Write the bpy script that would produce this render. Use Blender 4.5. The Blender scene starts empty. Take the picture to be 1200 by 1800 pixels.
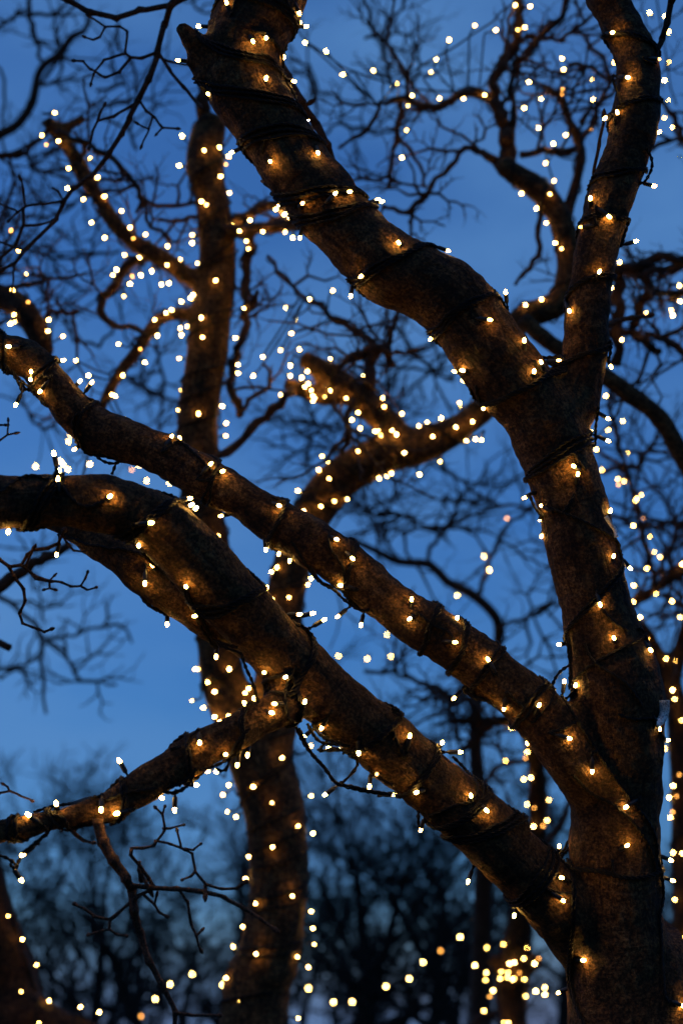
import bpy, bmesh, math, random
import numpy as np
from mathutils import Vector, Matrix, noise
from mathutils.bvhtree import BVHTree

random.seed(7)
SC = bpy.context.scene
COL = SC.collection
R = math.radians

# ------------------------------------------------------------------ camera
PITCH = R(20.0)
CAM = Vector((0.0, 0.0, 1.55))
FWD = Vector((0, math.cos(PITCH), math.sin(PITCH)))
UP = Vector((0, -math.sin(PITCH), math.cos(PITCH)))
RT = Vector((1, 0, 0))
K = 24.0 / 50.0 / 1200.0                       # metres per photo pixel, per metre of distance

cd = bpy.data.cameras.new('camera')
cd.sensor_fit = 'VERTICAL'; cd.sensor_height = 36.0; cd.sensor_width = 24.0
cd.lens = 50.0
cd.clip_start = 0.05; cd.clip_end = 3000
cd.dof.use_dof = True
cd.dof.focus_distance = 2.26
cd.dof.aperture_fstop = 3.1
cd.dof.aperture_blades = 9
cam = bpy.data.objects.new('camera', cd); COL.objects.link(cam)
cam.location = CAM
cam.rotation_euler = (math.pi / 2 + PITCH, 0, 0)
SC.camera = cam

# ------------------------------------------------------------------ sky (dusk, sun already down) and exposure
W = bpy.data.worlds.new('World'); SC.world = W; W.use_nodes = True
nt = W.node_tree; nt.nodes.clear()
sky = nt.nodes.new('ShaderNodeTexSky'); sky.sky_type = 'NISHITA'
sky.sun_disc = False
sky.sun_elevation = R(0.8); sky.sun_rotation = R(-84.0)      # last light, low and out of frame to the left
sky.altitude = 50; sky.air_density = 1.0; sky.dust_density = 0.6; sky.ozone_density = 5.2
tc = nt.nodes.new('ShaderNodeTexCoord')
mp = nt.nodes.new('ShaderNodeMapping'); mp.inputs['Scale'].default_value = (2.2, 2.2, 5.0)
cl = nt.nodes.new('ShaderNodeTexNoise'); cl.inputs['Scale'].default_value = 1.7; cl.inputs['Detail'].default_value = 5; cl.inputs['Roughness'].default_value = 0.5
cr = nt.nodes.new('ShaderNodeMapRange'); cr.inputs[1].default_value = 0.36; cr.inputs[2].default_value = 0.75; cr.inputs[3].default_value = 0.28; cr.inputs[4].default_value = 0.95
mixc = nt.nodes.new('ShaderNodeMix'); mixc.data_type = 'RGBA'
hs = nt.nodes.new('ShaderNodeHueSaturation')
bgn = nt.nodes.new('ShaderNodeBackground')
out = nt.nodes.new('ShaderNodeOutputWorld')
L = nt.links.new
L(tc.outputs['Generated'], mp.inputs['Vector']); L(mp.outputs[0], cl.inputs['Vector']); L(cl.outputs[0], cr.inputs[0])
L(sky.outputs[0], hs.inputs['Color'])
hs.inputs['Saturation'].default_value = 1.0
L(cr.outputs[0], mixc.inputs[0]); L(hs.outputs[0], mixc.inputs[6])
mixc.inputs[7].default_value = (0.125, 0.325, 0.71, 1)     # thin even cloud veil
L(mixc.outputs[2], bgn.inputs['Color'])
bgn.inputs['Strength'].default_value = 0.15
L(bgn.outputs[0], out.inputs['Surface'])

SC.view_settings.view_transform = 'Standard'
SC.view_settings.look = 'None'
SC.view_settings.exposure = 2.36
SC.view_settings.gamma = 1.0
SC.view_settings.use_curve_mapping = False
SC.render.engine = 'CYCLES'
cy = SC.cycles
cy.use_denoising = True
try:
    cy.denoiser = 'OPENIMAGEDENOISE'; cy.denoising_input_passes = 'RGB_ALBEDO_NORMAL'; cy.denoising_prefilter = 'ACCURATE'
except Exception: pass
cy.max_bounces = 4; cy.diffuse_bounces = 2; cy.glossy_bounces = 2; cy.transmission_bounces = 2
cy.caustics_reflective = False; cy.caustics_refractive = False
cy.use_light_tree = True
cy.use_adaptive_sampling = False
cy.sample_clamp_indirect = 2.0

# ------------------------------------------------------------------ helpers
def P(x, y, d):
    x = float(x); y = float(y); d = float(d)
    return CAM + d * (FWD + (x - 600) * K * RT + (900 - y) * K * UP)

def proj(v):
    q = v - CAM; d = q.dot(FWD)
    return 600 + q.dot(RT) / d / K, 900 - q.dot(UP) / d / K, d

def lerp(a, b, t): return a + (b - a) * t

def catmull(pts, step):
    """pts: list of numpy rows (x,y,z,r); smooth curve resampled about every `step` metres"""
    p = np.array(pts, float)
    if len(p) == 2:
        n = max(2, int(np.linalg.norm(p[1, :3] - p[0, :3]) / step) + 1)
        t = np.linspace(0, 1, n)[:, None]
        return p[0] * (1 - t) + p[1] * t
    q = np.vstack([2 * p[0] - p[1], p, 2 * p[-1] - p[-2]])
    outp = []
    for i in range(1, len(q) - 2):
        p0, p1, p2, p3 = q[i - 1], q[i], q[i + 1], q[i + 2]
        n = max(1, int(round(np.linalg.norm(p2[:3] - p1[:3]) / step)))
        for k in range(n):
            t = k / n
            v = 0.5 * ((2 * p1) + (-p0 + p2) * t + (2 * p0 - 5 * p1 + 4 * p2 - p3) * t * t + (-p0 + 3 * p1 - 3 * p2 + p3) * t ** 3)
            v[3] = p1[3] * (1 - t) + p2[3] * t
            outp.append(v)
    outp.append(q[-2])
    return np.array(outp)

class MB:
    """collects tubes into one mesh"""
    def __init__(self): self.v = []; self.f = []
    def tube(self, rows, sides=6, cap=True):
        rows = np.asarray(rows, float); n = len(rows)
        if n < 2: return
        c = rows[:, :3]; r = rows[:, 3]
        t = np.empty_like(c); t[1:-1] = c[2:] - c[:-2]; t[0] = c[1] - c[0]; t[-1] = c[-1] - c[-2]
        t /= (np.sqrt((t * t).sum(1))[:, None] + 1e-12)
        tl = t.tolist()
        a = (0.0, 0.0, 1.0) if abs(tl[0][2]) < 0.9 else (1.0, 0.0, 0.0)
        x, y, z = tl[0]
        ux, uy, uz = y * a[2] - z * a[1], z * a[0] - x * a[2], x * a[1] - y * a[0]
        U = []
        for x, y, z in tl:
            k = ux * x + uy * y + uz * z
            ux -= x * k; uy -= y * k; uz -= z * k
            l = math.sqrt(ux * ux + uy * uy + uz * uz) + 1e-12
            ux /= l; uy /= l; uz /= l
            U.append((ux, uy, uz))
        U = np.array(U); Wv = np.stack([t[:, 1] * U[:, 2] - t[:, 2] * U[:, 1], t[:, 2] * U[:, 0] - t[:, 0] * U[:, 2], t[:, 0] * U[:, 1] - t[:, 1] * U[:, 0]], 1)
        base = len(self.v)
        ang = np.arange(sides) * 2 * math.pi / sides
        ring = np.cos(ang)[None, :, None] * U[:, None, :] + np.sin(ang)[None, :, None] * Wv[:, None, :]
        self.v.extend((c[:, None, :] + r[:, None, None] * ring).reshape(-1, 3).tolist())
        for i in range(n - 1):
            p = base + i * sides
            for s in range(sides):
                s2 = (s + 1) % sides
                self.f.append((p + s, p + s2, p + sides + s2, p + sides + s))
        if cap:
            self.f.append(tuple(base + s for s in range(sides))[::-1])
            self.f.append(tuple(base + (n - 1) * sides + s for s in range(sides)))
    def mesh(self, name, mat, origin=Vector((0, 0, 0)), smooth=True):
        m = bpy.data.meshes.new(name)
        o = origin
        m.from_pydata((np.array(self.v) - np.array(tuple(o))).tolist(), [], self.f)
        if mat: m.materials.append(mat)
        if smooth and len(m.polygons): m.polygons.foreach_set('use_smooth', [True] * len(m.polygons))
        m.update()
        return m

def lathe(prof, sides):
    v = []; f = []
    for r, z in prof:
        for s in range(sides):
            a = 2 * math.pi * s / sides
            v.append((r * math.cos(a), r * math.sin(a), z))
    for i in range(len(prof) - 1):
        for s in range(sides):
            s2 = (s + 1) % sides
            f.append((i * sides + s, i * sides + s2, (i + 1) * sides + s2, (i + 1) * sides + s))
    f.append(tuple(range(sides))[::-1]); f.append(tuple((len(prof) - 1) * sides + s for s in range(sides)))
    return v, f

def obj(name, mesh, parent=None, loc=None):
    o = bpy.data.objects.new(name, mesh); COL.objects.link(o)
    if parent: o.parent = parent
    if loc is not None: o.location = loc
    return o

def thing(name, label, cat, loc=(0, 0, 0), group=None):
    o = bpy.data.objects.new(name, None); COL.objects.link(o)
    o.empty_display_size = 0.1
    o.location = loc; o['label'] = label; o['category'] = cat
    if group: o['group'] = group
    return o

# ------------------------------------------------------------------ materials
def mat(name):
    m = bpy.data.materials.new(name); m.use_nodes = True
    n = m.node_tree; b = n.nodes['Principled BSDF']
    return m, n, b

def N(n, t, **kw):
    x = n.nodes.new(t)
    for k, v in kw.items():
        if hasattr(x, k): setattr(x, k, v)
        else: x.inputs[k.replace('_', ' ')].default_value = v
    return x

def ramp(n, stops):
    r = n.nodes.new('ShaderNodeValToRGB'); e = r.color_ramp.elements
    while len(e) > 1: e.remove(e[-1])
    e[0].position = stops[0][0]; e[0].color = (*stops[0][1], 1)
    for p, c in stops[1:]:
        x = e.new(p); x.color = (*c, 1)
    return r

def bark(name, dark, mid, light, grain=260.0, bump=0.8, lichen=0.35, ridged=False):
    m, n, b = mat(name); l = n.links.new
    t = N(n, 'ShaderNodeTexCoord')
    n1 = N(n, 'ShaderNodeTexNoise', Scale=11.0, Detail=7.0, Roughness=0.62)
    n2 = N(n, 'ShaderNodeTexNoise', Scale=grain, Detail=4.0, Roughness=0.7)
    n3 = N(n, 'ShaderNodeTexNoise', Scale=46.0, Detail=6.0, Roughness=0.7)
    vo = N(n, 'ShaderNodeTexVoronoi', Scale=grain * 0.45)
    for x in (n1, n2, n3, vo): l(t.outputs['Object'], x.inputs['Vector'])
    r1 = ramp(n, [(0.38, dark), (0.51, mid), (0.66, light)])
    add = N(n, 'ShaderNodeMath', operation='MULTIPLY_ADD'); add.inputs[1].default_value = 0.55
    l(n3.outputs[0], add.inputs[0])
    sub = N(n, 'ShaderNodeMath', operation='MULTIPLY'); sub.inputs[1].default_value = 0.45
    l(n1.outputs[0], sub.inputs[0]); l(sub.outputs[0], add.inputs[2]); l(add.outputs[0], r1.inputs[0])
    rg = ramp(n, [(0.39, (0.2, 0.19, 0.18)), (0.50, (0.75, 0.73, 0.7)), (0.62, (1.7, 1.62, 1.55))])
    l(n2.outputs[0], rg.inputs[0])
    mul = N(n, 'ShaderNodeMix', data_type='RGBA', blend_type='MULTIPLY'); mul.inputs[0].default_value = 0.95
    l(r1.outputs[0], mul.inputs[6]); l(rg.outputs[0], mul.inputs[7])
    # lichen flecks
    n4 = N(n, 'ShaderNodeTexNoise', Scale=24.0, Detail=8.0, Roughness=0.75); l(t.outputs['Object'], n4.inputs['Vector'])
    rl = ramp(n, [(0.56, (0, 0, 0)), (0.66, (lichen,) * 3)]); l(n4.outputs[0], rl.inputs[0])
    mx = N(n, 'ShaderNodeMix', data_type='RGBA'); l(rl.outputs[0], mx.inputs[0]); l(mul.outputs[2], mx.inputs[6])
    mx.inputs[7].default_value = (light[0] * 1.1, light[1] * 1.25, light[2] * 1.2, 1)
    l(mx.outputs[2], b.inputs['Base Color'])
    b.inputs['Roughness'].default_value = 0.9
    b.inputs['Specular IOR Level'].default_value = 0.2
    hh = N(n, 'ShaderNodeMath', operation='ADD'); l(n2.outputs[0], hh.inputs[0])
    h3 = N(n, 'ShaderNodeMath', operation='MULTIPLY'); h3.inputs[1].default_value = 2.2; l(n3.outputs[0], h3.inputs[0]); l(h3.outputs[0], hh.inputs[1])
    h4 = N(n, 'ShaderNodeMath', operation='MULTIPLY_ADD'); h4.inputs[1].default_value = 0.5; l(vo.outputs[0], h4.inputs[0]); l(hh.outputs[0], h4.inputs[2])
    if ridged:
        at = N(n, 'ShaderNodeAttribute', attribute_name='limb')
        m1 = N(n, 'ShaderNodeMapping'); m1.inputs['Scale'].default_value = (1, 1, 0.16); l(at.outputs['Vector'], m1.inputs['Vector'])
        m2 = N(n, 'ShaderNodeMapping'); m2.inputs['Scale'].default_value = (0.28, 0.28, 1.6); l(at.outputs['Vector'], m2.inputs['Vector'])
        f1 = N(n, 'ShaderNodeTexNoise', Scale=75.0, Detail=5.0, Roughness=0.65, Distortion=0.6); l(m1.outputs[0], f1.inputs['Vector'])
        f2 = N(n, 'ShaderNodeTexNoise', Scale=58.0, Detail=4.0, Roughness=0.6, Distortion=0.4); l(m2.outputs[0], f2.inputs['Vector'])
        ck = ramp(n, [(0.40, (0.35, 0.32, 0.30)), (0.47, (1, 1, 1)), (0.60, (1.12, 1.1, 1.08))]); l(f1.outputs[0], ck.inputs[0])
        ck2 = ramp(n, [(0.37, (0.4, 0.38, 0.36)), (0.43, (1, 1, 1))]); l(f2.outputs[0], ck2.inputs[0])
        k1 = N(n, 'ShaderNodeMix', data_type='RGBA', blend_type='MULTIPLY'); k1.inputs[0].default_value = 0.75; l(mx.outputs[2], k1.inputs[6]); l(ck.outputs[0], k1.inputs[7])
        k2 = N(n, 'ShaderNodeMix', data_type='RGBA', blend_type='MULTIPLY'); k2.inputs[0].default_value = 0.6; l(k1.outputs[2], k2.inputs[6]); l(ck2.outputs[0], k2.inputs[7])
        l(k2.outputs[2], b.inputs['Base Color'])
        a1 = N(n, 'ShaderNodeMath', operation='MULTIPLY_ADD'); a1.inputs[1].default_value = 2.4; l(f1.outputs[0], a1.inputs[0]); l(h4.outputs[0], a1.inputs[2])
        a2 = N(n, 'ShaderNodeMath', operation='MULTIPLY_ADD'); a2.inputs[1].default_value = 1.6; l(f2.outputs[0], a2.inputs[0]); l(a1.outputs[0], a2.inputs[2]); h4 = a2
    bp = N(n, 'ShaderNodeBump', Strength=bump, Distance=0.005); l(h4.outputs[0], bp.inputs['Height']); l(bp.outputs[0], b.inputs['Normal'])
    return m

M_BARK = bark('bark_near', (0.022, 0.009, 0.0035), (0.070, 0.033, 0.012), (0.15, 0.079, 0.030), grain=195.0, bump=1.0, ridged=True)
M_BARK2 = bark('bark_mid', (0.035, 0.016, 0.006), (0.09, 0.044, 0.016), (0.17, 0.09, 0.036), grain=120, bump=0.8, ridged=True)
M_BARK3 = bark('bark_dark', (0.02, 0.009, 0.004), (0.045, 0.021, 0.009), (0.085, 0.042, 0.018), grain=120, bump=0.8, ridged=True)
M_TWIG = bark('bark_twig', (0.025, 0.014, 0.010), (0.06, 0.032, 0.02), (0.11, 0.06, 0.04), grain=300, bump=0.4, lichen=0.1)

def plain(name, col, rough, spec=0.5, nscale=40.0, var=0.25):
    m, n, b = mat(name); l = n.links.new
    t = N(n, 'ShaderNodeTexCoord'); x = N(n, 'ShaderNodeTexNoise', Scale=nscale, Detail=4.0); l(t.outputs['Object'], x.inputs['Vector'])
    r = ramp(n, [(0.3, tuple(c * (1 - var) for c in col)), (0.7, tuple(c * (1 + var) for c in col))]); l(x.outputs[0], r.inputs[0])
    l(r.outputs[0], b.inputs['Base Color']); b.inputs['Roughness'].default_value = rough; b.inputs['Specular IOR Level'].default_value = spec
    return m
M_CABLE = plain('black_cable', (0.006, 0.005, 0.0045), 0.6, 0.12)
M_HOLD = plain('black_holder', (0.012, 0.010, 0.009), 0.5, 0.4)
M_FAR = plain('far_bark', (0.022, 0.016, 0.013), 0.95, 0.1, 6.0)

def glow(name, col, s):
    m = bpy.data.materials.new(name); m.use_nodes = True; n = m.node_tree; n.nodes.clear()
    e = n.nodes.new('ShaderNodeEmission'); o = n.nodes.new('ShaderNodeOutputMaterial')
    e.inputs[0].default_value = (*col, 1); e.inputs[1].default_value = s
    n.links.new(e.outputs[0], o.inputs[0])
    return m
WARM = (1.0, 0.53, 0.10)
M_BULB = glow('warm_bulb', WARM, 21.0)
M_BULB_LOW = glow('warm_bulb_soft', (1.0, 0.50, 0.09), 13.0)
M_BULB_HIGH = glow('warm_bulb_bright', (1.0, 0.54, 0.11), 31.0)
M_DIM = glow('dim_bulb', (1.0, 0.40, 0.07), 2.8)
M_OFF = plain('unlit_bulb', (0.35, 0.2, 0.16), 0.3, 0.5)

# ------------------------------------------------------------------ ground
def make_ground():
    m, n, b = mat('dark_grass'); l = n.links.new
    t = N(n, 'ShaderNodeTexCoord'); x = N(n, 'ShaderNodeTexNoise', Scale=0.6, Detail=8.0, Roughness=0.7); l(t.outputs['Object'], x.inputs['Vector'])
    r = ramp(n, [(0.3, (0.02, 0.026, 0.012)), (0.7, (0.05, 0.055, 0.025))]); l(x.outputs[0], r.inputs[0]); l(r.outputs[0], b.inputs['Base Color'])
    b.inputs['Roughness'].default_value = 1.0
    bp = N(n, 'ShaderNodeBump', Strength=0.5, Distance=0.03); x2 = N(n, 'ShaderNodeTexNoise', Scale=30.0, Detail=5.0); l(t.outputs['Object'], x2.inputs['Vector']); l(x2.outputs[0], bp.inputs['Height']); l(bp.outputs[0], b.inputs['Normal'])
    v = [(0, 0, 0)]; f = []
    rings = [2, 5, 10, 20, 40, 80, 160, 400, 1000]; S = 48
    for k, rr in enumerate(rings):
        for s in range(S):
            a = 2 * math.pi * s / S
            z = noise.noise(Vector((rr * math.cos(a) * .1, rr * math.sin(a) * .1, 3))) * 0.04 * min(rr / 5, 1)
            v.append((rr * math.cos(a), rr * math.sin(a), z))
    for s in range(S): f.append((0, 1 + s, 1 + (s + 1) % S))
    for k in range(len(rings) - 1):
        for s in range(S):
            a = 1 + k * S; c = a + S
            f.append((a + s, c + s, c + (s + 1) % S, a + (s + 1) % S))
    me = bpy.data.meshes.new('ground'); me.from_pydata(v, [], f); me.materials.append(m)
    me.polygons.foreach_set('use_smooth', [True] * len(me.polygons))
    o = obj('ground', me); o['kind'] = 'structure'; o['label'] = 'dark grassy ground under the trees'
make_ground()

# ------------------------------------------------------------------ traced tubes
class Tube:
    def __init__(self, name, pts, step=0.02, d=None):
        """pts: (px, py, radius_px, depth) or (Vector, radius)"""
        self.name = name
        rows = []
        for p in pts:
            if isinstance(p[0], Vector): rows.append((p[0].x, p[0].y, p[0].z, p[1]))
            else:
                dd = p[3] if len(p) > 3 else d
                v = P(p[0], p[1], dd); rows.append((v.x, v.y, v.z, p[2] * K * dd))
        self.rows = catmull(rows, step)
        self.px = np.array([(*proj(Vector(r[:3])), r[3]) for r in self.rows])
        self.px[:, 3] = self.px[:, 3] / (K * self.px[:, 2])      # radius in pixels
    def at_px(self, x, y):
        return int(np.argmin((self.px[:, 0] - x) ** 2 + (self.px[:, 1] - y) ** 2))

def to_ground(x, y, d, r):
    v = P(x, y, d)
    return [(Vector((v.x * 1.02, v.y + 0.03, -0.15)), r * 1.9), (Vector((v.x * 1.02, v.y + 0.03, 0.06)), r * 1.55), (Vector((v.x * 1.01, v.y + 0.02, 0.35)), r * 1.15)]

def remesh(tubes, voxel, sides=20):
    mb = MB()
    for t in tubes: mb.tube(t.rows, sides)
    me = mb.mesh('tmp', None)
    o = bpy.data.objects.new('tmp', me); COL.objects.link(o)
    md = o.modifiers.new('r', 'REMESH'); md.mode = 'VOXEL'; md.voxel_size = voxel; md.adaptivity = 0
    dg = bpy.context.evaluated_depsgraph_get(); ev = o.evaluated_get(dg)
    m2 = bpy.data.meshes.new_from_object(ev)
    V = np.empty(len(m2.vertices) * 3); m2.vertices.foreach_get('co', V); V = V.reshape(-1, 3)
    F = np.empty(len(m2.polygons) * 4, int); m2.polygons.foreach_get('vertices', F); F = F.reshape(-1, 4)
    bpy.data.objects.remove(o); bpy.data.meshes.remove(me); bpy.data.meshes.remove(m2)
    return V, F

def tube_ids(V, tubes):
    """nearest tube of every vertex, the margin to the second nearest, and limb coordinates (across, across, along)"""
    best = np.full(len(V), 1e9); sec = np.full(len(V), 1e9); bid = np.zeros(len(V), int); loc = np.zeros((len(V), 3))
    for k, t in enumerate(tubes):
        dmin = np.full(len(V), 1e9); arg = np.zeros(len(V), int)
        c = t.rows; st = max(1, len(c) // 120)
        for i in range(0, len(c), st):
            dv = V - c[i, :3]; dd = np.sqrt((dv * dv).sum(1)) - c[i, 3]
            m = dd < dmin; dmin[m] = dd[m]; arg[m] = i
        tg = np.gradient(c[:, :3], axis=0); tg /= np.linalg.norm(tg, axis=1)[:, None] + 1e-9
        tc_ = np.array(tuple(CAM)) - c[:, :3]; tc_ = tc_ - tg * (tc_ * tg).sum(1)[:, None]; tc_ /= np.linalg.norm(tc_, axis=1)[:, None] + 1e-9
        sd = np.cross(tg, tc_); al = np.concatenate([[0], np.cumsum(np.linalg.norm(np.diff(c[:, :3], axis=0), axis=1))])
        dv = V - c[arg, :3]
        lc = np.stack([(dv * tc_[arg]).sum(1), (dv * sd[arg]).sum(1), al[arg] + (dv * tg[arg]).sum(1) + k * 3.1], 1)
        better = dmin < best
        sec = np.where(better, best, np.minimum(sec, dmin))
        bid[better] = k; loc[better] = lc[better]; best = np.where(better, dmin, best)
    return bid, sec - best, loc

def smooth(V, F, w, it):
    e = np.vstack([F[:, [0, 1]], F[:, [1, 2]], F[:, [2, 3]], F[:, [3, 0]]])
    deg = np.bincount(e[:, 0], minlength=len(V)) + np.bincount(e[:, 1], minlength=len(V))
    for _ in range(it):
        A = np.zeros_like(V)
        for a in range(3):
            A[:, a] = np.bincount(e[:, 0], V[e[:, 1], a], len(V)) + np.bincount(e[:, 1], V[e[:, 0], a], len(V))
        A /= deg[:, None]
        V = V + (A - V) * w[:, None]
    return V

def skin_tree(root, tubes, voxel, material, lump=0.003, blend=0.03):
    """tubes fused into one continuous bark surface, then cut into the parts trunk / limb / branch"""
    V, F = remesh(tubes, voxel)
    ids, gap, limb = tube_ids(V, tubes)
    w = 0.25 + 0.6 * np.exp(-(gap / blend) ** 2)
    V = smooth(V, F, np.minimum(w, 0.85), 14)
    me = bpy.data.meshes.new('full'); me.from_pydata(V.tolist(), [], F.tolist()); me.update()
    nr = np.empty(len(V) * 3); me.vertex_normals.foreach_get('vector', nr); nr = nr.reshape(-1, 3)
    h = np.array([noise.noise(Vector(p) * 9) * 1.6 + noise.noise(Vector(p) * 26) * 0.8 + noise.noise(Vector(p) * 70) * 0.42 for p in V.tolist()])
    V = V + nr * (h * lump)[:, None]
    me.vertices.foreach_set('co', V.ravel()); me.update()
    me.vertex_normals.foreach_get('vector', (nr2 := np.empty(len(V) * 3))); nr2 = nr2.reshape(-1, 3)
    bvh = BVHTree.FromPolygons(V.tolist(), F.tolist())
    bpy.data.meshes.remove(me)
    fid = ids[F[:, 0]]
    org = np.array(root.location)
    names = [t.name for t in tubes]
    groups = {}
    for k, nm in enumerate(names):
        key = nm if nm.endswith('!') else k        # names ending in ! are knots melted into their neighbour
        groups.setdefault(k, []).append(k)
    for k, t in enumerate(tubes):
        if t.name == 'knot': continue
        sel = fid == k
        for j, t2 in enumerate(tubes):
            if t2.name == 'knot' and t2.host == k: sel |= fid == j
        f = F[sel]
        if not len(f): continue
        used, inv = np.unique(f.ravel(), return_inverse=True)
        m = bpy.data.meshes.new(t.name); m.from_pydata((V[used] - org).tolist(), [], inv.reshape(-1, 4).tolist())
        m.materials.append(material)
        m.polygons.foreach_set('use_smooth', [True] * len(m.polygons))
        at = m.attributes.new('limb', 'FLOAT_VECTOR', 'POINT'); at.data.foreach_set('vector', limb[used].ravel())
        m.update()
        m.normals_split_custom_set_from_vertices(nr2[used].tolist())
        o = obj(t.name, m, root)
        if getattr(t, 'label', None): o['label'] = t.label
    return bvh

def knot(host, pts, d=None):
    t = Tube('knot', pts, 0.01, d); t.host = host; return t

# ---- the near forked tree
tr = thing('forked_tree', 'large sharp bare tree with forked trunk wound with fairy lights', 'tree', tuple(Vector((P(1105, 1800, 2.33).x, P(1105, 1800, 2.33).y, 0))))
T_TRUNK = Tube('trunk', to_ground(1115, 1800, 2.33, 0.125) + [(1112, 1800, 116, 2.33), (1092, 1700, 98, 2.335), (1080, 1600, 84, 2.34), (1077, 1500, 80, 2.34), (1080, 1400, 82, 2.34), (1084, 1300, 84, 2.34), (1080, 1220, 82, 2.34), (1071, 1150, 74, 2.345), (1048, 1060, 64, 2.35), (1028, 980, 63, 2.35), (1006, 895, 61, 2.355), (982, 820, 64, 2.36), (962, 760, 70, 2.365), (945, 710, 70, 2.37)])
T_A = Tube('limb', [(1065, 1720, 60, 2.36), (1020, 1640, 62, 2.335), (975, 1585, 60, 2.30), (930, 1538, 57, 2.28), (880, 1488, 55, 2.265), (815, 1425, 56, 2.25), (725, 1347, 54, 2.22), (660, 1295, 54, 2.20), (595, 1238, 56, 2.18), (530, 1180, 57, 2.16), (475, 1125, 55, 2.14), (428, 1078, 55, 2.12), (375, 1020, 55, 2.10), (335, 975, 55, 2.09), (280, 922, 52, 2.07), (200, 888, 49, 2.04), (100, 880, 46, 2.02), (0, 881, 49, 2.0), (-130, 890, 52, 1.97), (-330, 935, 46, 1.93), (-520, 930, 38, 1.9)])
T_B = Tube('limb', [(1090, 1460, 50, 2.35), (1055, 1400, 58, 2.33), (1005, 1325, 58, 2.31), (945, 1250, 52, 2.30), (895, 1208, 48, 2.30), (830, 1155, 45, 2.31), (755, 1107, 42, 2.31), (690, 1065, 42, 2.32), (630, 1010, 43, 2.33), (560, 963, 42, 2.33), (500, 923, 40, 2.34), (430, 882, 38, 2.35), (340, 832, 38, 2.36), (270, 795, 37, 2.37), (200, 768, 39, 2.37), (145, 737, 40, 2.38), (100, 685, 37, 2.38), (60, 640, 34, 2.39), (0, 614, 31, 2.40), (-110, 590, 30, 2.42), (-300, 575, 26, 2.45), (-480, 500, 20, 2.48)])
T_C = Tube('limb', [(985, 800, 55, 2.375), (945, 725, 66, 2.37), (900, 665, 68, 2.365), (858, 610, 67, 2.365), (815, 555, 66, 2.37), (765, 508, 66, 2.375), (695, 470, 66, 2.38), (640, 430, 63, 2.39), (590, 385, 62, 2.40), (540, 320, 61, 2.41), (495, 255, 60, 2.42), (455, 190, 62, 2.43), (428, 135, 68, 2.44), (430, 70, 70, 2.45), (462, 0, 72, 2.46), (500, -110, 70, 2.48), (520, -300, 62, 2.52)])
T_D = Tube('limb', [(975, 800, 40, 2.37), (1005, 710, 47, 2.375), (1026, 630, 40, 2.38), (1032, 550, 38, 2.385), (1043, 460, 41, 2.39), (1060, 395, 41, 2.40), (1085, 310, 41, 2.41), (1112, 235, 41, 2.42), (1123, 160, 37, 2.43), (1116, 100, 37, 2.44), (1095, 50, 38, 2.45), (1070, 0, 36, 2.46), (1035, -110, 35, 2.48), (1015, -300, 31, 2.52)])
T_E = Tube('branch', [(590, 1195, 30, 2.19), (545, 1216, 36, 2.15), (480, 1250, 34, 2.11), (410, 1286, 32, 2.08), (340, 1327, 30, 2.06), (270, 1372, 28, 2.04), (190, 1418, 27, 2.02), (100, 1441, 24, 2.0), (0, 1464, 22, 1.98), (-120, 1490, 22, 1.96), (-300, 1500, 18, 1.93), (-440, 1470, 13, 1.9)])
T_F = Tube('branch', [(520, 1165, 36, 2.19), (450, 1125, 41, 2.19), (345, 1068, 39, 2.20), (270, 1020, 37, 2.21), (200, 972, 34, 2.22), (110, 915, 30, 2.25), (20, 868, 26, 2.29), (-90, 850, 26, 2.32), (-300, 800, 20, 2.38)])
MAIN = [T_TRUNK, T_A, T_B, T_C, T_D, T_E, T_F]
MAIN += [knot(3, [(385, 110, 40, 2.43), (350, 85, 26, 2.42), (330, 62, 17, 2.41), (319, 44, 12, 2.41)]),
         knot(3, [(360, 130, 30, 2.43), (338, 112, 12, 2.42), (322, 108, 8, 2.42)]),
         knot(3, [(400, 60, 40, 2.45), (385, 25, 22, 2.44)]),
         knot(4, [(1085, 60, 22, 2.44), (1058, 58, 12, 2.43)]),
         knot(4, [(1130, 100, 20, 2.44), (1148, 82, 10, 2.44)]),
         knot(1, [(880, 1470, 40, 2.26), (908, 1452, 22, 2.25), (928, 1440, 10, 2.25)]),
         knot(2, [(160, 790, 20, 2.37), (148, 797, 10, 2.365)]),
         knot(0, [(1120, 1330, 52, 2.31), (1122, 1332, 26, 2.27)]),
         knot(0, [(1160, 1760, 60, 2.33), (1190, 1790, 50, 2.33)])]
BVH = skin_tree(tr, MAIN, 0.0048, M_BARK, lump=0.0046)

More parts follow.
